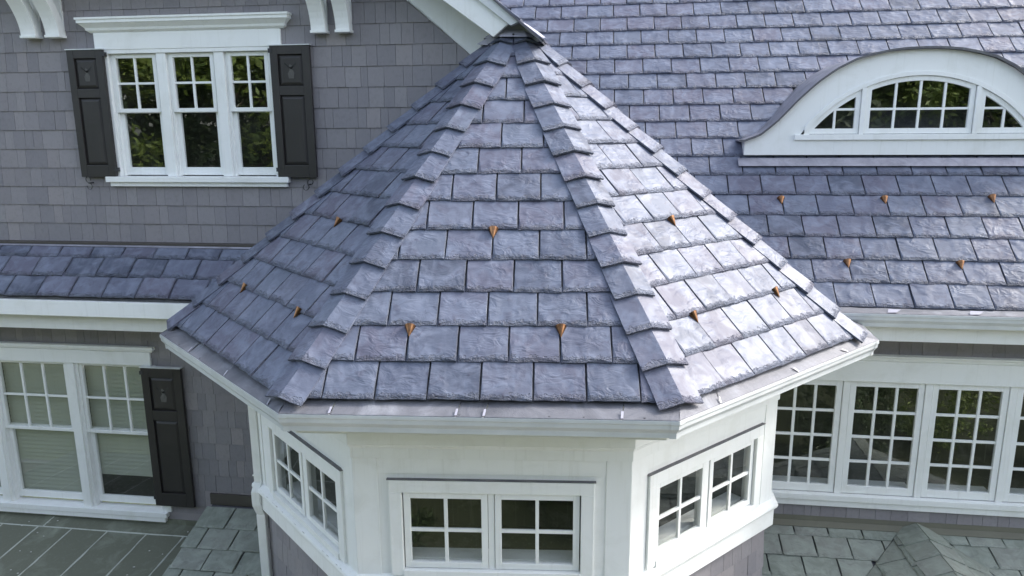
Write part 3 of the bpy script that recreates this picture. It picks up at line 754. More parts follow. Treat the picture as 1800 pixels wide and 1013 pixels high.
# face with the arched opening: outer strip between outline and arch, base strip
RA, ZC = 1.302, -.810           # arch of the opening
mb = MB(); pts_o = [(XD - x, z) for x, z in half_out[::-1]] + [(XD + x, z) for x, z in half_out[1:]]
opening_half = 1.073; zb_open = -.075
n_ = 48; ang = [math.pi - (math.pi) * k / n_ for k in range(n_ + 1)]
xs_in = [XD - opening_half * math.cos(math.pi * k / n_) for k in range(n_ + 1)]
inner = [(x, arc_z(x, RA, ZC) if 0 < k < n_ else zb_open) for k, x in enumerate(xs_in)]
xs_out = [XD - 1.60 * math.cos(math.pi * k / n_) for k in range(n_ + 1)]
outer = [(x, max(dorm_z(min(max(x, XD - 1.5999), XD + 1.5999)), -.13)) for x in xs_out]
for d0, flip in ((0.0, 0),):
    v = [FD.p(u, z, d0) for u, z in outer] + [FD.p(u, z, d0) for u, z in inner]
    k = n_ + 1
    mb.add(v, [(i, k + i, k + i + 1, i + 1) for i in range(n_)])
    mb.add([FD.p(XD - 1.60, ZDB, d0), FD.p(XD + 1.60, ZDB, d0), FD.p(XD + 1.60, -.13, d0), FD.p(XD + opening_half, zb_open, d0), FD.p(XD - opening_half, zb_open, d0), FD.p(XD - 1.60, -.13, d0)], [(0, 1, 2, 3, 4, 5)])
    # reveal of the arch
    v = [FD.p(u, z, 0) for u, z in inner] + [FD.p(u, z, -.09) for u, z in inner]
    mb.add(v, [(i, i + 1, k + i + 1, k + i) for i in range(n_)])
build(mb, 'face_board', 'white_paint', dm, recalc=False)
build(MB().box(FD, XD - 1.60, XD - 1.585, ZDB, -.13, -.3, -.001), 'cheek', 'white_paint', dm)
# swept metal roof
rr = []
den = 64
for k in range(den + 1):
    x = XD - 1.66 + 3.32 * k / den; zz = dorm_z(min(max(x, XD - 1.5999), XD + 1.5999)) - (.012 if abs(x - XD) > 1.6 else 0)
    yb = MAIN.O.y + (zz + .02 - MAIN.O.z) / .963 + .10
    yb = max(yb, YD + .06)
    rr.append([(x, YD - .045, zz + .004), (x, YD - .045, zz + .020), (x, yb, zz + .020), (x, yb, zz + .004)])
mb = MB(); mb.loft(rr, True, True); build(mb, 'curved_roof', 'lead_metal', dm, smooth=False)
# dark drip edge
rr = [[(r[0][0], YD - .052, r[0][2] - .004), (r[0][0], YD - .052, r[1][2] + .002), (r[0][0], YD - .0455, r[1][2] + .002), (r[0][0], YD - .0455, r[0][2] - .004)] for r in rr]
mb = MB(); mb.loft(rr, True, True); build(mb, 'drip_edge', 'drip_metal', dm)
# dormer window: thing with three sashes
dw = thing('arched_window', 'three-light arched white window set in the eyebrow dormer', 'window', (XD, YD, zb_open))
def arch_strip(x0, x1, R0, R1, d0, d1, n_=20):
    a = [(x0 + (x1 - x0) * k / n_) for k in range(n_ + 1)]
    rings = [[FD.p(x, arc_z(x, R0, ZC), d0), FD.p(x, arc_z(x, R0, ZC), d1), FD.p(x, arc_z(x, R1, ZC), d1), FD.p(x, arc_z(x, R1, ZC), d0)] for x in a]
    return MB().loft(rings)
mb = arch_strip(XD - 1.04, XD + 1.04, RA - .022, RA + .018, -.06, .012, 40); build(mb, 'head_casing', 'white_paint', dw, .002)
build(MB().box(FD, XD - 1.13, XD + 1.13, -.128, -.074, -.06, .022), 'sill', 'white_paint', dw, .003)
for s in (-1, 1): build(MB().box(FD, XD + s * .513 - .021, XD + s * .513 + .021, -.073, arc_z(XD + .513, RA - .02, ZC), -.06, .010), 'mullion', 'white_paint', dw, .002)
def arch_sash(x0, x1, cols, name, zmid):
    fw = .045; z0 = -.070; R1 = RA - .024; R2 = R1 - fw
    mb = MB()
    mb.box(FD, x0, x1, z0, z0 + fw + .006, -.04, -.006)
    xa, xb = x0, x1
    if x0 > XD - .6: mb.box(FD, x0, x0 + fw, z0 + fw + .006, arc_z(x0 + fw, R1, ZC) - .004, -.04, -.006)
    if x1 < XD + .6: mb.box(FD, x1 - fw, x1, z0 + fw + .006, arc_z(x1 - fw, R1, ZC) - .004, -.04, -.006)
    xe0 = max(x0, XD - math.sqrt(R1 * R1 - (z0 - ZC) ** 2)); xe1 = min(x1, XD + math.sqrt(R1 * R1 - (z0 - ZC) ** 2))
    a = arch_strip(xe0, xe1, R2, R1, -.04, -.007); 
    mb.add(a.v, a.f)
    s = build(mb, 'sash', 'white_paint', dw, .002)
    gz = z0 + fw + .006
    g0 = x0 + fw if x0 > XD - .6 else max(x0, XD - math.sqrt(R2 * R2 - (gz - ZC) ** 2)); g1 = x1 - fw if x1 < XD + .6 else min(x1, XD + math.sqrt(R2 * R2 - (gz - ZC) ** 2))
    ed = [g0 + (g1 - g0) * k / cols for k in range(cols + 1)]
    for x in ed[1:-1]:
        build(MB().box(FD, x - .011, x + .011, gz, max(gz + .02, arc_z(x, R2, ZC)), -.034, -.012), 'muntin', 'white_paint', s, .002)
    h0_ = g0 if arc_z(g0, R2, ZC) > zmid else (XD - math.sqrt(R2 * R2 - (zmid - ZC) ** 2)); h1_ = g1 if arc_z(g1, R2, ZC) > zmid else (XD + math.sqrt(R2 * R2 - (zmid - ZC) ** 2))
    build(MB().box(FD, h0_, h1_, zmid - .011, zmid + .011, -.034, -.013), 'muntin', 'white_paint', s, .002)
    for a_, b_ in zip(ed[:-1], ed[1:]):
        for lo in (True, False):
            xs = [a_ + (b_ - a_) * k / 6 for k in range(7)]
            zl_, zh_ = (gz, zmid) if lo else (zmid, 9)
            tops = [min(zh_, max(zl_, arc_z(x, R2, ZC))) for x in xs]
            if max(tops) - zl_ < .01: continue
            v = [FD.p(x, zl_, -.024) for x in xs] + [FD.p(x, t, -.024) for x, t in zip(xs, tops)]
            build(MB().add(v, [(i, i + 1, i + 8, i + 7) for i in range(6)]), 'pane', 'window_glass', s, recalc=False)
arch_sash(XD - .487, XD + .487, 4, 'sash', .162); arch_sash(XD - 1.04, XD - .537, 2, 'sash', .162); arch_sash(XD + .537, XD + 1.04, 2, 'sash', .162)
_in = [(x, z) for x, z in inner]
_rg = [[FD.p(u, z + .004, d) for u, z in _in] + [FD.p(XD + 1.073, -.09, d), FD.p(XD - 1.073, -.09, d)] for d in (-.09, -.55)]
_mb = MB().loft(_rg, True, False); _k = len(_rg[0]); _mb.f.append(tuple(range(_k, 2 * _k))); build(_mb, 'room_lining', 'room_paint', dw, recalc=False)

# ---- main gutter, fascia, frieze
YGU = 6.36; zg_ = onY((1650, 555), YGU).z
mg = thing('main_gutter', 'white gutter along the main slate eave above the long casement row', 'gutter', (3.5, YGU, zg_ - .1))
pl = [Vector((1.75, YGU)), Vector((8, YGU))]
build(wrap(MB(), pl, [(d, z - ZGUT + zg_) for d, z in prof]), 'trough', 'gutter_metal', mg, .002)
rings = []
for s in range(70):
    x = 1.75 + s * .09; rings.append([(x, YGU + .004, zg_ + .004), (x, YGU + .06, zg_ + .006 + random.uniform(-.004, .006)), (x, YGU + .12, zg_ + .012 + random.uniform(-.004, .008)), (x, 6.56, zg_ + .02)])
build(MB().loft(rings, False, False), 'gutter_guard', 'guard_mesh', mg, smooth=True)
F = yframe(0)
for k in range(5):
    x = 2.25 + k * .62 + random.uniform(-.15, .15); F2 = yframe(YGU + .03)
    mb = MB().add([(x, YGU + .02, zg_ + .010), (x + .07, YGU + .015, zg_ + .014), (x + .12, YGU + .06, zg_ + .030), (x + .03, YGU + .09, zg_ + .026)], [(0, 1, 2, 3)]); build(mb, 'bent_flap', 'cap_metal', mg)

# ================================================================== right lower wall with the long casement row
FR = yframe(YR)
rw = thing('casement_wall', 'grey shingled wall behind the long row of tall casements', 'wall', (3.5, YR, -3.8))
U0, PT_ = 2.175, .7125
RH = (1.45, 4.33 + .7125, -3.41, -2.28)
build(wall_sheet(FR, 1.0, 8, ZG, -1.5, [RH]), 'sheathing', 'cedar_stain', rw, recalc=False)
lay_shingles(rw, FR, 1.2, 7, -2.06, -1.70, holes=(), limit=60)
lay_shingles(rw, FR, 1.2, 7, -3.655, -3.5, e=.17, limit=60)
lay_shingles(rw, FR, 5.2, 7, -3.655 + .17, -2.06, limit=0)
zt = onY((1700, 581), 6.5).z; zb = onY((1700, 604), 6.5).z
build(MB().box(yframe(6.5), 1.5, 8, zb, zt + .12, -.04, .0), 'eave_frieze', 'white_paint', rw, .003)
build(MB().box(yframe(6.5), 1.5, 8, zb + .02, zb + .04, -.5, -.041), 'soffit', 'white_paint', rw)
cw = thing('casement_row', 'long row of tall white casements with twelve panes each under the main eave', 'window', (3.2, YR, -3.53))
mb = MB(); crown(mb, FR, 1.3, 5.2, [(.03, -2.085), (.045, -2.07), (.05, -2.05), (.075, -2.035), (.085, -2.02)]); build(mb, 'head_crown', 'white_paint', cw)
build(MB().box(FR, 1.3, 5.2, -2.282, -2.086, -.09, .032), 'head_board', 'white_paint', cw, .003)
build(MB().box(FR, 1.25, 5.25, -3.47, -3.412, -.09, .060), 'sill', 'white_paint', cw, .004)
build(MB().box(FR, 1.3, 5.2, -3.535, -3.471, -.02, .042), 'sill_apron', 'white_paint', cw, .004)
for k in range(-1, 4):
    c = U0 + k * PT_
    if k > -1: build(MB().box(FR, c - .030, c + .030, -3.41, -2.284, -.09, .010), 'mullion', 'white_paint', cw, .003)
    sash(cw, FR, c + .034, c + PT_ - .034, -3.405, -2.288, .002, 3, 4, w=.052, mun=.024, wb=.075)
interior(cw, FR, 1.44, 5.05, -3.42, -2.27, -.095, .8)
for k in range(-1, 4):
    c = U0 + k * PT_; build(MB().box(FR, c + .04, c + PT_ - .04, -3.43, -3.36, -.2, -.096), 'inner_sill', 'white_paint', cw)

# ================================================================== left wall (gable front) with shuttered window
FL = yframe(YW)
gw = thing('gable_wall', 'grey shingled gable wall around the shuttered triple window', 'wall', (-4.5, YW, -1.06))
UH = (-4.69, -3.07, -.42, .72)
rake = lambda x: 1.095 - .886 * (x + 1.78)
build(wall_sheet(FL, -9, -1.2, -4.2, 2.6, [UH, (-7.36, -4.60, -3.94, -2.31)]), 'sheathing', 'cedar_stain', gw, recalc=False)
build(MB().add([FL.p(-1.2, .5, 0), FL.p(-.85, .25, 0), FL.p(-.85, .9, 0), FL.p(-1.2, 1.2, 0)], [(0, 1, 2, 3)]), 'sheathing', 'cedar_stain', gw, recalc=False)
def behind_turret(p):
    q = project(p); return q is not None and q[0] > 902 - (q[1] - 24) * 1.09 + 10
EZ = .1785
lay_shingles(gw, FL, -8.8, -.9, -1.055, 1.9, e=EZ, holes=[UH], topline=lambda x: rake(x) + .1, hidden=behind_turret)
# dark flashing below the bottom course
build(MB().box(FL, -8, -2.6, -1.15, -1.058, -.02, .09), 'apron_flashing', 'brown_flashing', gw)
# shingles on the lower storey
lay_shingles(gw, FL, -4.6, -2.9, -3.84, -1.7, e=EZ, limit=120, hidden=lambda p: project(p)[0] > 450)
lay_shingles(gw, FL, -7.9, -4.6, -2.10, -1.75, e=EZ, limit=60)

# ---- upper triple window
uw = thing('triple_window', 'white triple sash window with six light uppers between dark shutters', 'window', (-3.88, YW, -.51))
mb = MB(); crown(mb, FL, -4.775, -2.965, [(.030, .885), (.055, .905), (.060, .925), (.095, .960), (.105, .965), (.105, .990), (.115, .995), (.115, 1.012)]); build(mb, 'head_crown', 'white_paint', uw)
build(MB().box(FL, -4.775, -2.965, .735, .884, -.02, .035), 'head_board', 'white_paint', uw, .003)
build(MB().box(FL, -4.72, -3.04, .70, .7345, -.02, .030), 'head_stop', 'white_paint', uw, .002)
build(MB().box(FL, -4.80, -2.965, -.475, -.422, -.10, .070), 'sill', 'white_paint', uw, .004)
build(MB().box(FL, -4.77, -2.99, -.515, -.4755, -.02, .045), 'sill_apron', 'white_paint', uw, .003)
for u0, u1 in ((-4.72, -4.665), (-3.095, -3.04)): build(MB().box(FL, u0, u1, -.42, .70, -.10, .026), 'side_casing', 'white_paint', uw, .003)
for c in (-4.140, -3.575): build(MB().box(FL, c - .045, c + .045, -.42, .699, -.10, .020), 'mullion', 'white_paint', uw, .003)
for a, b_ in ((-4.663, -4.187), (-4.093, -3.622), (-3.528, -3.097)):
    for s_, (x, y) in enumerate(((a, a + .018), (b_ - .018, b_))): build(MB().box(FL, x, y, -.42, .699, -.10, -.012), 'track', 'white_paint', uw)
    sash(uw, FL, a + .018, b_ - .018, .170, .697, -.004, 2, 2, w=.036, mun=.020)
    sash(uw, FL, a + .018, b_ - .018, -.412, .205, -.042, 1, 1, w=.040, mun=.02, wb=.072)
interior(uw, FL, -4.70, -3.06, -.43, .73, -.10, .9)

def shutter(u0, u1, z0, z1, label, hinge_left, cut=True):
    r = thing('shutter', label, 'shutter', FL.p((u0 + u1) / 2, z0, .03), 'dark raised panel shutters')
    d0, d1 = .034, .068; w = u1 - u0; st = w * .19; H = z1 - z0
    zm0 = z1 - H * .335; zm1 = z1 - H * .265 - .01
    zm = z1 - H * .33
    mb = MB()
    zr1, zr2 = z1 - H * .30, z1 - H * .37
    mb.box(FL, u0, u0 + st, z0, z1, d0, d1); mb.box(FL, u1 - st, u1, z0, z1, d0, d1)
    mb.box(FL, u0 + st, u1 - st, z1 - H * .065, z1, d0, d1); mb.box(FL, u0 + st, u1 - st, zr2, zr1, d0, d1); mb.box(FL, u0 + st, u1 - st, z0, z0 + H * .095, d0, d1)
    build(mb, 'stile_frame', 'shutter_paint', r, .003)
    for a, b_ in ((zr1, z1 - H * .065), (z0 + H * .095, zr2)):
        i0, i1, j0, j1 = u0 + st, u1 - st, a, b_; m_ = .032
        q = [FL.p(u, z, d0 + .012) for u, z in ((i0, j0), (i1, j0), (i1, j1), (i0, j1))] + [FL.p(u, z, d1 - .006) for u, z in ((i0 + m_, j0 + m_), (i1 - m_, j0 + m_), (i1 - m_, j1 - m_), (i0 + m_, j1 - m_))] + [FL.p(u, z, d0) for u, z in ((i0, j0), (i1, j0), (i1, j1), (i0, j1))]
        build(MB().add(q, [(4, 5, 6, 7), (0, 1, 5, 4), (1, 2, 6, 5), (2, 3, 7, 6), (3, 0, 4, 7), (11, 10, 9, 8)]), 'raised_panel', 'shutter_paint', r)
    build(MB().box(FL, u0 - .008, u1 + .004, z1 + .001, z1 + .009, d0 - .01, d1 + .006), 'cap_flashing', 'gutter_metal', r)
    # cut-out emblem in the upper panel: sailing wing shape and body
    cu, cz = (u0 + u1) / 2, (zr1 + z1 - H * .065) / 2; s = w * .19; dd = d1 - .0045
    body = [(-.35, -1.0), (.45, -1.0), (.6, -.35), (.25, .15), (.3, .5), (-.1, .75), (-.3, .35), (-.15, 0), (-.5, -.4)]
    build(MB().prism(FL, [(cu + x * s * .8, cz + y * s) for x, y in body], dd - .004, dd), 'cutout', 'dark_emblem', r)
    for sg in ((-1, 1), (1, 1)):
        wing = [(0, .3), (.95 * sg[0], .95), (1.0 * sg[0], .75), (.1, .1)]
        build(MB().prism(FL, [(cu + x * s * .8, cz + y * s) for x, y in wing], dd - .004, dd), 'cutout', 'dark_slot', r)
    ue = u1 if hinge_left else u0
    for zz in (z0 + H * .06, z1 - H * .035): build(MB().box(FL, ue - .012, ue + .022, zz - .018, zz + .018, d0 - .004, d1 + .004), 'hinge', 'iron', r)
    return r
paint('dark_emblem', (.085, .082, .075), .6)
shutter(-5.045, -4.685, -.425, .735, 'dark brown shutter hinged left of the triple window sashes, farthest from the turret'.replace('left of the', 'beside the'), True)
shutter(-3.062, -2.69, -.425, .735, 'dark brown shutter of the triple window on the turret side', False)
# shutter dogs: S-shaped iron scrolls
def shutter_dog(u, z, lean, label):
    pts = []
    for k in range(41):
        t = k / 40; 
        if t < .5: a = math.radians(-60 + 300 * (t / .5)); r_ = .022 + .010 * (t / .5); x, y = r_ * math.cos(a), .040 + r_ * math.sin(a)
        else: a = math.radians(-120 - 300 * (1 - (t - .5) / .5) + 300); r_ = .022 + .010 * (1 - (t - .5) / .5); x, y = -.0 + r_ * math.cos(a + 2.1), -.036 + r_ * math.sin(a + 2.1)
        pts.append((x, y))
    mb = MB(); rings = []
    c, s = math.cos(lean), math.sin(lean)
    # build the S as two arcs
    S_ = [(.024 * math.cos(a), .034 + .028 * math.sin(a)) for a in [math.radians(-20 + k * 18) for k in range(15)]] + [(.026 * math.cos(a), -.030 + .030 * math.sin(a)) for a in [math.radians(95 - k * 19) for k in range(16)]]
    for x, y in S_:
        P0 = FL.p(u + x * c - y * s, z + x * s + y * c, .075); w = .005
        rings.append([P0 + Vector((w, 0, 0)), P0 + Vector((0, -w, w * .5)), P0 + Vector((-w, 0, 0)), P0 + Vector((0, w, -w * .5))])
    r = thing('shutter_dog', label, 'hardware', FL.p(u, z, .02), 'iron shutter dogs')
    build(MB().loft(rings), 'scroll', 'iron', r, smooth=True)
    build(MB().box(FL, u - .006, u + .006, z - .006, z + .006, .0, .075), 'pin', 'iron', r)
a = onY((157, 322), YW - .07); shutter_dog(a.x, a.z, .1, 'iron scroll shutter dog under the shutter farthest from the turret')
a = onY((542, 325), YW - .07); shutter_dog(a.x, a.z, -.75, 'iron scroll shutter dog under the shutter on the turret side')

# ---- curved brackets under the projecting gable
def bracket(u0, u1, label, z0=.865):
    r = thing('bracket', label, 'bracket', FL.p((u0 + u1) / 2, z0, 0), 'curved white brackets on the gable wall')
    F = Frame((u0, YW, 0), (0, -1, 0), (1, 0, 0))       # u = outward, d = along X
    t = .105
    inner_ = [(.020 + .30 * (k / 10) ** 2.0, z0 + .50 * (k / 10)) for k in range(11)]
    outer_ = [(.020 + t * .75 + .34 * (k / 10) ** 1.9, z0 + .50 * (k / 10) - .0) for k in range(11)]
    prof_ = inner_ + outer_[::-1]
    rings = [[F.p(u, z, 0), F.p(u, z, u1 - u0), F.p(v, w, u1 - u0), F.p(v, w, 0)] for (u, z), (v, w) in zip(inner_, outer_)]
    build(MB().loft(rings), 'curved_arm', 'white_paint', r, .003)
    build(MB().box(FL, u0 - .006, u1 + .006, z0 - .018, z0 + .004, .0, .11), 'foot', 'white_paint', r, .002)
    build(MB().box(FL, u0 + .002, u1 - .002, z0, z0 + .5, .0, .03), 'backplate', 'white_paint', r, .002)
B1 = 'curved white bracket above the shutter away from the turret'; B2 = 'curved white bracket above the shutter beside the turret'
bracket(-5.455, -5.305, B1 + ', outer of its pair'); bracket(-5.205, -5.065, B1 + ', next to the cornice'); bracket(-2.650, -2.520, B2 + ', next to the cornice', .848); bracket(-2.425, -2.300, B2 + ', nearer the rake board', .848)

# ---- projecting gable above and its rake
gr = thing('gable_roof', 'slate gable roof edge with white rake boards descending to the turret cap', 'roof', (-.6, 6.3, .7))
YF = 6.28
sl = (1.031 - .735) / (-.997 + 1.412)
def rake_board(px_lo0, px_lo1, px_hi0, px_hi1, y, name, mat, thick, ext=.0):
    a, b_, c_, d_ = [onY(q, y) for q in (px_lo0, px_lo1, px_hi1, px_hi0)]
    up = (a - b_).normalized() * 3.2; up2 = (d_ - c_).normalized() * 3.2
    pts = [a + up, b_, c_, d_ + up2]
    mb = MB().add(pts + [p + Vector((0, thick, 0)) for p in pts], [(0, 1, 2, 3), (7, 6, 5, 4), (0, 4, 5, 1), (1, 5, 6, 2), (2, 6, 7, 3), (3, 7, 4, 0)])
    return build(mb, name, mat, gr, .003)
rake_board((720, 0), (832, 101), (790, 0), (900, 80), YW - .032, 'rake_frieze', 'white_paint', .028)
rake_board((778, 0), (867, 65), (840, 0), (893, 42), YF, 'rake_fascia', 'white_paint', .05)
rake_board((840, 0), (897, 45), (868, 0), (912, 38), YF - .03, 'rake_moulding', 'gutter_metal', .08)
sad = [onY(q_, YF + .10) for q_ in ((838, 78), (868, 60), (896, 38), (925, 46), (952, 72), (905, 84))]
mb = MB().add(sad + [p_ + Vector((0, .25, .02)) for p_ in sad], [(0, 1, 2, 3, 4, 5), (6, 7, 1, 0), (7, 8, 2, 1), (8, 9, 3, 2), (9, 10, 4, 3), (10, 11, 5, 4)]); build(mb, 'saddle_flashing', 'cap_metal', gr)
# roof slab: edge passes (870,0)-(955,72) at the front
e0, e1 = onY((871, 0), YF - .05), onY((955, 73), YF - .05)
dr = (e0 - e1).normalized(); ridge = e1 + dr * 4.6
q = [e1, ridge, ridge + Vector((0, 6, 0)), e1 + Vector((0, 3.2, 0))]
nn = Vector((-dr.z, 0, dr.x)); nn = nn if nn.z > 0 else -nn
mb = MB().add([p - nn * .014 for p in q] + [p + nn * .0 for p in q], [(3, 2, 1, 0), (4, 5, 6, 7), (0, 1, 5, 4), (1, 2, 6, 5), (2, 3, 7, 6), (3, 0, 4, 7)]); build(mb, 'roof_deck', 'drip_metal', gr)
PG = Pitch(e1 + nn * -.012, (0, 1, 0), dr)
PG.N = nn
L_ = 4.5
k = 0; gfar = MB()
while k * E_ < L_ - .3:
    v0 = k * E_; j = (k % 2) * W_ / 2
    for s in range(2):
        u0, u1 = (0, j) if s == 0 else (j, j + W_)
        if u1 - u0 < .05: u0, u1 = j + W_, j + 2 * W_
        tau = .07; V2 = PG.V * math.cos(tau) - nn * math.sin(tau); N2 = nn * math.cos(tau) + PG.V * math.sin(tau)
        gme = slate_geo([(u0 + .004, 0), (u1 - .004, 0), (u1 - .004, .29), (u0 + .004, .29)], .016, random)
        O = PG.p(0, v0, .018); U = PG.U
        me = mesh_from('slate', gme[0], gme[1], 'slate_blue', uv=gme[0])
        place(me, 'slate', gr, Matrix(((U.x, V2.x, N2.x, O.x), (U.y, V2.y, N2.y, O.y), (U.z, V2.z, N2.z, O.z), (0, 0, 0, 1))))
    for q_ in range(12):
        u0 = j + W_ * (2 if j < .05 else 1) + q_ * W_; u1 = u0 + W_
        gme = slate_geo([(u0 + .004, 0), (u1 - .004, 0), (u1 - .004, .29), (u0 + .004, .29)], .016, random)
        O = PG.p(0, v0, .018); U = PG.U
        mw = Matrix(((U.x, V2.x, N2.x, O.x), (U.y, V2.y, N2.y, O.y), (U.z, V2.z, N2.z, O.z), (0, 0, 0, 1)))
        gfar.add([mw @ Vector(p) for p in gme[0]], gme[1]); gfar.uv += [(p[0] - (u0 + u1) / 2, p[1]) for p in gme[0]]
    k += 1
stuff(build(gfar, 'slate_field', 'slate_blue', gr))
# projecting gable box the brackets carry (above the picture) and the far slope
zbx = 1.37
pg = MB(); 
xr = lambda z: -1.78 - (z - 1.095) / .886
pg.prism(FL, [(-8.0, zbx), (xr(zbx) , zbx), (xr(3.6), 3.6), (-8.0, 3.6)], .0, .30)
build(pg, 'gable_projection', 'white_paint', gr)
q = [ridge, ridge + Vector((-5, 0, -4.4)), ridge + Vector((-5, 6, -4.4)), ridge + Vector((0, 6, 0))]
mb = MB().add(q + [p - Vector((0, 0, .05)) for p in q], [(0, 1, 2, 3), (7, 6, 5, 4)]); build(mb, 'far_slope', 'slate_blue', gr)

# ================================================================== pent roof at left
PA = math.radians(43)
PENT = Pitch((0, 6.085, -1.510), (1, 0, 0), (0, math.cos(PA), math.sin(PA)))
pr = thing('pent_roof', 'narrow slate pent roof with white fascia under the shuttered window', 'roof', (-4.5, 6.1, -1.7))
PH = (6.525 - 6.085) / math.cos(PA)
sheet(PENT, [(-8, .0), (-2.7, .0), (-2.7, PH), (-8, PH)], 'roof_deck', 'drip_metal', pr, -.004, .03)
z7 = lambda x, y: (x / 3.913, 400 + y / 3.913)
js = {r: PENT.uv(px)[0] for r, px in enumerate((z7(515, 425), z7(475, 290), z7(640, 185)))}
lay_slates(pr, PENT, {'u': (-8, -2.7), 'half': [(0, 1, PH - .02)]}, js, e=.225, w=.3302, rows=(0, 3), limit=80)
ztop = PENT.p(0, PH, 0)
sheet(PENT, [(-8, PH - .02), (-2.9, PH - .02), (-2.9, PH), (-8, PH)], 'top_flashing', 'lead_metal', pr, .036, .004)
zf0, zf1 = onY((150, 557), 6.06).z, -1.53
build(MB().box(yframe(6.06), -8, -2.9, zf0, zf1, -.05, 0), 'fascia', 'white_paint', pr, .003)
zf2 = onY((150, 580), 6.20).z
build(MB().box(yframe(6.20), -8, -2.9, zf2, zf0 + .06, -.05, 0), 'bed_board', 'white_paint', pr, .003)
build(MB().box(yframe(6.20), -8, -2.9, zf2 + .02, zf2 + .04, -.42, -.051), 'soffit', 'white_paint', pr)

# ================================================================== lower left windows
lw = thing('tall_sash_window', 'tall white sash windows with drawn blinds above the patinated metal roof', 'window', (-5.5, YW, -4.03))
mb = MB(); crown(mb, FL, -7.6, -4.585, [(.030, -2.175), (.045, -2.165), (.050, -2.150), (.060, -2.145), (.060, -2.118)]); build(mb, 'head_crown', 'white_paint', lw)
build(MB().box(FL, -7.6, -4.575, -2.315, -2.176, -.02, .035), 'head_board', 'white_paint', lw, .003)
build(MB().box(FL, -7.6, -4.575, -3.985, -3.93, -.10, .055), 'sill', 'white_paint', lw, .004)
build(MB().box(FL, -7.6, -4.60, -4.04, -3.986, -.02, .045), 'sill_apron', 'white_paint', lw, .003)
for c in (-7.42, -6.455, -5.497, -4.585):
    build(MB().box(FL, c - .048, c + .048, -3.93, -2.316, -.10, .020), 'mullion', 'white_paint', lw, .003)
for n_, (a, b_) in enumerate(((-7.372, -6.503), (-6.407, -5.545), (-5.449, -4.633))):
    for x, y in ((a, a + .030), (b_ - .018, b_)): build(MB().box(FL, x, y, -3.93, -2.317, -.10, -.008), 'track', 'white_paint', lw)
    sash(lw, FL, a + .030, b_ - .018, -3.095, -2.320, -.022, 3, 2, w=.034, mun=.022)
    sash(lw, FL, a + .030, b_ - .018, -3.90, -3.055, -.060, 1, 1, w=.046, mun=.02, wb=.075)
    zb = (-3.80, -3.84, -3.56)[n_]; mb = MB(); z = -2.33
    while z > zb:
        mb.add([FL.p(a + .03, z, -.114), FL.p(b_ - .02, z, -.114), FL.p(b_ - .02, z - .050, -.104), FL.p(a + .03, z - .050, -.104)], [(0, 1, 2, 3)]); z -= .046
    build(mb, 'blind', 'blind_fabric', lw, recalc=False)
    build(MB().box(FL, a + .03, b_ - .02, zb - .045, zb - .005, -.135, -.108), 'blind_rail', 'blind_fabric', lw, .003)
interior(lw, FL, -7.40, -4.60, -3.95, -2.30, -.16, .8)
shutter(-4.672, -4.243, -3.835, -2.325, 'dark brown shutter beside the tall sash windows with blinds', False)

# ================================================================== lower left roofs
LLP = math.radians(20)
LL = Pitch((0, 6.62, -3.80), (1, 0, 0), (0, math.cos(LLP), math.sin(LLP)))
porch = thing('porch_slate_roof', 'low green-grey slate roof strip beside the downspout', 'roof', (-3.6, 5.5, -4.2))
VB = -.235
LL.O = LL.p(0, -8 * .245 - .10)
xl = lambda v: -4.18 + .0
js = {7 - k: LL.uv(px)[0] for k, px in enumerate(((0, 0),))} if 0 else {}
zz = lambda x, y: (x / 2.98, 673 + y / 2.98)
for px in (zz(1145, 660), zz(1195, 745), zz(1050, 850), zz(1075, 955)):
    u, v = LL.uv(px); js[int(v // .245)] = u
VT = (6.62 - LL.O.y) / math.cos(LLP)
pa, pb = LL.uv((352, 912)), LL.uv((292, 1006)); ld = Vector((pb[0] - pa[0], pb[1] - pa[1])).normalized(); ln_ = Vector((ld.y, -ld.x))
ln_ = ln_ if ln_.x < 0 else -ln_
llh = (ln_.x, ln_.y, ln_.x * pa[0] + ln_.y * pa[1])
lay_slates(porch, LL, {'u': (-5.2, -2.4), 'half': [(0, 1, VT - .07), llh]}, js, mat='slate_green', e=.245, w=.326, rows=(0, 9), limit=120, th=.014, gap=.012)
sheet(LL, clip([(-5.5, -.0), (-2.2, -.0), (-2.2, VT), (-5.5, VT)], llh[0], llh[1], llh[2] - .03), 'roof_deck', 'drip_metal', porch, -.004, .02)
fp = onY((370, 867), YW - .02); 
build(MB().box(FL, fp.x, -2.6, fp.z - .12, fp.z, -.01, .035), 'step_flashing', 'brown_flashing', porch)
# flat-seam metal roof
mp = math.radians(6)
METAL = Pitch((0, 6.62, -4.075), (1, 0, 0), (0, math.cos(mp), math.sin(mp)))
mroof = thing('metal_roof', 'low patinated copper roof with pale soldered seams below the tall sash windows', 'roof', (-5.5, 5.5, -4.2))
zs_ = lambda x, y: (x / 2.98, 673 + y / 2.98)
seam_x = [METAL.uv(zs_(*q))[0] for q in ((190, 760), (370, 770), (560, 780), (775, 785))]
vx = METAL.uv((150, 931))[1]
p_ = (seam_x[-1] - seam_x[0]) / 3
xs = [seam_x[0] - p_ * 3, seam_x[0] - p_ * 2, seam_x[0] - p_] + seam_x + [seam_x[-1] + p_, seam_x[-1] + 2 * p_, seam_x[-1] + 3 * p_]
def pan(u0, u1, v0, v1):
    n_ = 5; mb = MB(); rings = []
    for i in range(n_ + 1):
        rings.append([METAL.p(u0 + (u1 - u0) * i / n_, v0 + (v1 - v0) * j / n_, (random.uniform(-.004, .004) if 0 < i < n_ and 0 < j < n_ else 0)) for j in range(n_ + 1)])
    build(mb.loft(rings, False, False), 'pan', 'patina_copper', mroof, smooth=True)
for a, b_ in zip(xs[:-1], xs[1:]): pan(a, b_, vx - 1.6, vx)
pan(xs[0], xs[-1], vx, .05)
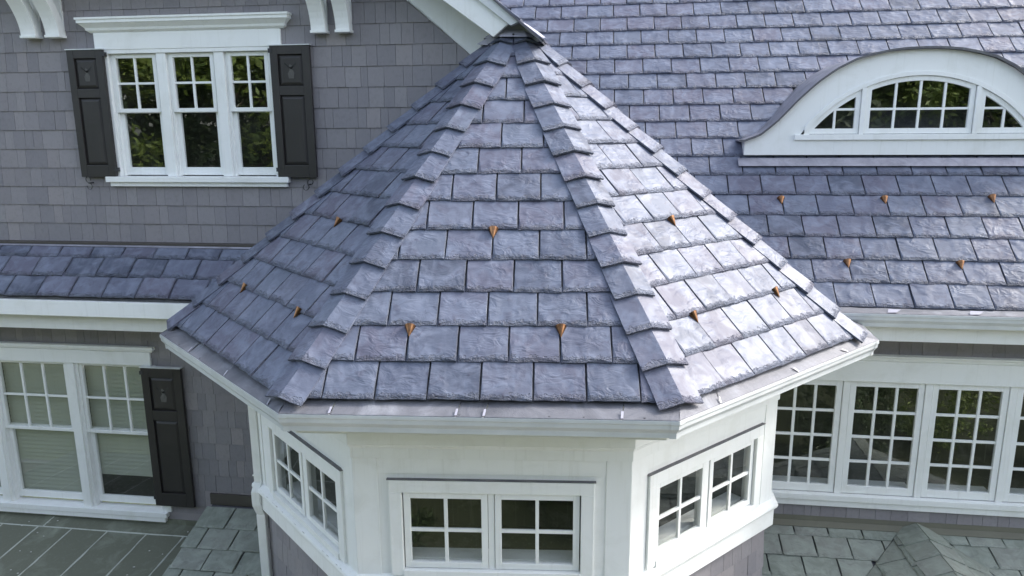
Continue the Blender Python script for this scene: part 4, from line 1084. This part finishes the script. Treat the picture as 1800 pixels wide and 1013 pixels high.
def seam(u0, v0, u1, v1, wd=.011):
    n_ = 12; rings = []; t = Vector((u1 - u0, v1 - v0)).normalized(); pn = Vector((-t.y, t.x))
    for i in range(n_ + 1):
        f = i / n_; u, v = u0 + (u1 - u0) * f, v0 + (v1 - v0) * f; w = wd * random.uniform(.5, 1.35); o_ = random.uniform(-.003, .003)
        rings.append([METAL.p(u + pn.x * (w + o_), v + pn.y * (w + o_), -.002), METAL.p(u + pn.x * o_, v + pn.y * o_, .008), METAL.p(u - pn.x * (w - o_), v - pn.y * (w - o_), -.002)])
    build(MB().loft(rings, False, False), 'seam', 'solder_seam', mroof, smooth=True)
for x in xs[1:-1]: seam(x, vx - 1.6, x, vx)
seam(xs[0], vx, xs[-3] + .2, vx); seam(seam_x[0] + .05, vx, seam_x[0] + .05, -.02)
build(MB().box(FL, -8, -4.2, -4.16, -4.02, -.02, .012), 'wall_flashing', 'patina_copper', mroof)
for k in range(16):
    u, v = random.uniform(-6.6, -4.3), random.uniform(vx - .8, -.05); mb = MB()
    ring = [METAL.p(u + .010 * random.uniform(.4, 1.3) * math.cos(a_), v + .008 * random.uniform(.4, 1.3) * math.sin(a_), .0045) for a_ in [x * 1.2566 for x in range(5)]]
    build(MB().loft([ring, [p + Vector((0, 0, .004)) for p in ring]]), 'lichen_spot', 'sealant_crust', mroof)

# ================================================================== lower right roof: front slope with a small cross ridge
LRP = math.radians(20)
LRo = Vector((0, YR, -3.745))
LR = Pitch(LRo, (1, 0, 0), (0, math.cos(LRP), math.sin(LRP))); eL = .235
LR.O = LR.p(0, -8 * eL + .055 - .0)
lr = thing('low_slate_roof', 'low green-grey slate roof with a small cross ridge below the casement row', 'roof', (2.8, 5.9, -4.1))
zb5 = lambda x, y: (1340 + x / 3.913, 780 + y / 3.913)
js = {}
for px in (zb5(215, 610), zb5(370, 755), zb5(285, 870)):
    u, v = LR.uv(px); js[int(v // eL)] = u
xr_, zr_ = 2.905, -3.70
sg = sg2 = .42
VTr = (YR - LR.O.y) / math.cos(LRP)
# valley in (u,v): z of the front slope = z of the side slope
z_at = lambda v: LR.O.z + v * math.sin(LRP)
# left: u <= xr - (zr - z)/sg   ->  u - v*sin/sg <= xr - (zr - O.z)/sg
k1 = math.sin(LRP) / sg; k2 = math.sin(LRP) / sg2
lay_slates(lr, LR, {'u': (1.0, 8), 'half': [(0, 1, VTr - .06), (1, -k1, xr_ - (zr_ - LR.O.z) / sg - .012)]}, js, mat='slate_green', e=eL, w=.309, rows=(0, 9), limit=120, th=.014, gap=.012)
lay_slates(lr, LR, {'u': (1.0, 8), 'half': [(0, 1, VTr - .06), (-1, -k2, -(xr_ + (zr_ - LR.O.z) / sg2) - .012)]}, js, mat='slate_green', e=eL, w=.309, rows=(0, 9), limit=120, th=.014, gap=.012)
sheet(LR, [(1.0, 0), (8, 0), (8, VTr), (1.0, VTr)], 'roof_deck', 'drip_metal', lr, -.004, .02)
# side slopes of the cross ridge: eave direction runs along Y
for s, g_ in ((-1, sg), (1, sg2)):
    an = math.atan(g_)
    up = Vector((-s * math.cos(an), 0, math.sin(an))); U = Vector((0, s, 0)) 
    Lr = 1.75; SD = Pitch(Vector((xr_, YR, zr_)) - up * (7 * .25), U, up)
    if SD.N.z < 0: SD = Pitch(Vector((xr_, YR, zr_)) - up * (7 * .25), -U, up)
    sgnu = SD.U.y
    # keep only what is above the front slope: z_side >= z_front ; write as half plane in (u,v)
    # z_side = O.z + v sin(an); y = YR + sgnu*u ; z_front = LRo.z - (YR - y) tan -> LRo.z + sgnu*u*tan(LRP)
    tn = math.tan(LRP)
    half = [(sgnu * tn, -math.sin(an), SD.O.z - LRo.z - .004), (0, 1, 7 * .25 - .02)]
    reg = (-1.9, 0) if sgnu > 0 else (0, 1.9)
    jj = {r: (.13 if r % 2 else .28) for r in range(8)}
    lay_slates(lr, SD, {'u': reg, 'half': half}, jj, mat='slate_green', e=.25, w=.33, rows=(0, 7), limit=60, th=.014, gap=.012)
    pts = [(reg[0], 0), (reg[1], 0), (reg[1], 7 * .25), (reg[0], 7 * .25)]
    for nx, ny, c in half[:1]: pts = clip(pts, nx, ny, c)
    if len(pts) > 2: sheet(SD, pts, 'roof_deck', 'drip_metal', lr, -.004, .01)
    if s == -1: NL_ = SD.N.copy(); VL_ = up.copy()
    else: NR_ = SD.N.copy(); VR_ = up.copy()
# ridge slates
y = YR - .02; k = 0
while y > YR - 1.9:
    mb = MB(); ln = .30
    for up, nn in ((VL_, NL_), (VR_, NR_)):
        a0 = Vector((xr_, y, zr_ + .022)); a1 = Vector((xr_, y - ln, zr_ + .038))
        b0, b1 = a0 - up * .22, a1 - up * (.22 + random.uniform(-.01, .01))
        pts = [a0, a1, b1, b0]; mb.add(pts + [p + nn * .014 for p in pts], [(3, 2, 1, 0), (4, 5, 6, 7), (0, 1, 5, 4), (1, 2, 6, 5), (2, 3, 7, 6), (3, 0, 4, 7)])
    build(mb, 'ridge_slate', 'slate_green', lr); y -= .25
build(MB().box(FR, 1.0, 8, -3.775, -3.655, -.02, .012), 'wall_flashing', 'olive_flashing', lr)
mb = MB(); pl_ = [(1.0, VTr - .075), (8, VTr - .075), (8, VTr), (1.0, VTr)]
sheet(LR, pl_, 'apron_flashing', 'olive_flashing', lr, .040, .004)
# porch walls under the low roofs, out of the picture below
for x0, x1, yy, zt_, nm in ((1.6, 7.5, 5.05, -4.45, 'right'), (-8, -3.0, 5.05, -4.32, 'left')):
    w_ = build(MB().box(yframe(yy), x0, x1, ZG, zt_, -.1, 0), 'porch_wall', 'cedar_stain')
    tag(w_, 'shingled porch wall holding up the low green slate roof with the cross ridge' if nm == 'right' else 'shingled porch wall holding up the patinated metal roof', 'wall')

# ================================================================== garden trees that the panes mirror
random.seed(5)
CROWN = []
def crown_mesh(kind, leafmat, n_leaf, rx, rz):
    mb = MB(); cl = []
    for k in range(46):
        a = random.uniform(0, 6.283); zz_ = random.uniform(-1, 1); rr_ = math.sqrt(max(0, 1 - zz_ * zz_)) * random.uniform(.45, 1.0)
        cl.append(Vector((rx * rr_ * math.cos(a), rx * rr_ * math.sin(a), rz * zz_ * random.uniform(.7, 1))))
    for k in range(n_leaf):
        c = random.choice(cl); p = c + Vector((random.gauss(0, .33), random.gauss(0, .33), random.gauss(0, .26)))
        s = random.uniform(.07, .15); d1 = Vector((random.gauss(0, 1), random.gauss(0, 1), random.gauss(-.3, .6))).normalized(); d2 = d1.cross(Vector((random.gauss(0, 1), random.gauss(0, 1), random.gauss(0, 1)))).normalized()
        mb.add([p - d1 * s, p + d2 * s * .45, p + d1 * s, p - d2 * s * .45], [(0, 1, 2, 3)])
    return mesh_from('crown', mb.v, mb.f, leafmat, False)
def trunk_mesh(h):
    mb = MB(); rings = []
    for k in range(8):
        t = k / 7; r_ = .22 * (1 - t * .75); cx_, cy_ = .12 * math.sin(t * 3), .1 * math.cos(t * 2.3)
        rings.append([(cx_ + r_ * math.cos(a), cy_ + r_ * math.sin(a), h * t) for a in [i * math.pi / 4 for i in range(8)]])
    mb.loft(rings)
    for k in range(7):
        t = random.uniform(.45, .9); a = random.uniform(0, 6.28); s = Vector((.12 * math.sin(t * 3), .1 * math.cos(t * 2.3), h * t)); e = s + Vector((math.cos(a) * 1.6, math.sin(a) * 1.6, 1.1))
        d = (e - s).normalized(); p = d.cross(Vector((0, 0, 1))).normalized(); q = d.cross(p)
        mb.loft([[s + (p * math.cos(w) + q * math.sin(w)) * .07 for w in [i * 1.2566 for i in range(5)]], [e + (p * math.cos(w) + q * math.sin(w)) * .02 for w in [i * 1.2566 for i in range(5)]]])
    return mesh_from('trunk', mb.v, mb.f, 'bark')
cm = [crown_mesh(0, 'leaf_bright', 9000, 2.5, 3.6), crown_mesh(1, 'leaf_dark', 11000, 3.0, 4.6), crown_mesh(2, 'leaf_dark', 10000, 2.6, 4.2)]
tm = trunk_mesh(8.0)
spots = [(-14.6, -6.8, 0), (-12.4, -9.8, 1), (-9.6, -7.2, 0), (9.3, -8.6, 0), (-19, -10, 1), (-6.0, -11, 1), (-1.5, -10, 2), (3.0, -10.5, 1), (7.0, -9.0, 2), (11.0, -8.0, 1), (15, -9, 0), (-14.0, -13, 2), (-3.5, -14, 1), (5.2, -14, 1), (10, -13.5, 2), (19, -11, 1), (-22, -5, 2)]
for i, (x, y, kd) in enumerate(spots):
    sc_ = random.uniform(.9, 1.15)
    t = thing('garden_tree', ('bright green leafy tree mirrored in the window panes' if kd == 0 else 'dark green leafy tree mirrored in the window panes'), 'tree', (x, y, ZG), 'garden trees facing the house')
    o = bpy.data.objects.new('trunk', tm); C.objects.link(o); o.parent = t; o.scale = (sc_,) * 3
    o = bpy.data.objects.new('crown', cm[kd]); C.objects.link(o); o.parent = t; o.location = (0, 0, (6.6 if kd else 6.0) * sc_); o.scale = (sc_,) * 3; o.rotation_euler.z = random.uniform(0, 6.28)
for i, (x, y, kd, sc_) in enumerate(((-2.6, -2.6, 1, .34), (.6, -4.2, 1, .36), (2.2, -2.2, 0, .30), (5.0, -1.6, 2, .36), (7.2, -3.0, 0, .42), (9.6, -1.2, 1, .40), (-7.5, -1.5, 0, .36), (-10.5, -2.5, 2, .40), (12.5, -2.5, 0, .45))):  # invented shrubs, put in to vary what the lower panes reflect
    t = thing('reflection_shrub', ('invented bright green rounded shrub put in for the lower panes to mirror' if kd == 0 else 'invented dark green rounded shrub put in for the lower panes to mirror'), 'shrub', (x, y, ZG), 'invented shrubs on the lawn')
    o = bpy.data.objects.new('stem', tm); C.objects.link(o); o.parent = t; o.scale = (.2, .2, .12)
    o = bpy.data.objects.new('foliage', cm[kd]); C.objects.link(o); o.parent = t; o.location = (0, 0, 3.6 * sc_ * .9); o.scale = (sc_,) * 3; o.rotation_euler.z = i * 1.3
# added wood behind them, one mass that hides bright sky from the reflections
mb = MB(); random.seed(11)
for k in range(16000):
    x = random.uniform(-34, 30); hmax = 5.5 + 1.8 * math.sin(x * .37) + 1.2 * math.sin(x * .91 + 1)
    p = Vector((x, -17.5 + random.gauss(0, .9) - abs(x) * .05, random.uniform(ZG, hmax) if random.random() < .8 else hmax + random.gauss(0, .5)))
    s_ = random.uniform(.22, .5); d1 = Vector((random.gauss(0, 1), random.gauss(0, .5), random.gauss(0, .8))).normalized(); d2 = d1.cross(Vector((random.gauss(0, .5), 1, random.gauss(0, .5)))).normalized()
    mb.add([p - d1 * s_, p + d2 * s_ * .6, p + d1 * s_, p - d2 * s_ * .6], [(0, 1, 2, 3)])
wd = stuff(build(mb, 'woodland', 'leaf_dark', base=(0, -17.5, ZG), recalc=False)); tag(wd, 'added dark wood behind the garden trees keeping bright sky out of the panes', 'woodland')
scene.render.resolution_x = 1024; scene.render.resolution_y = 576
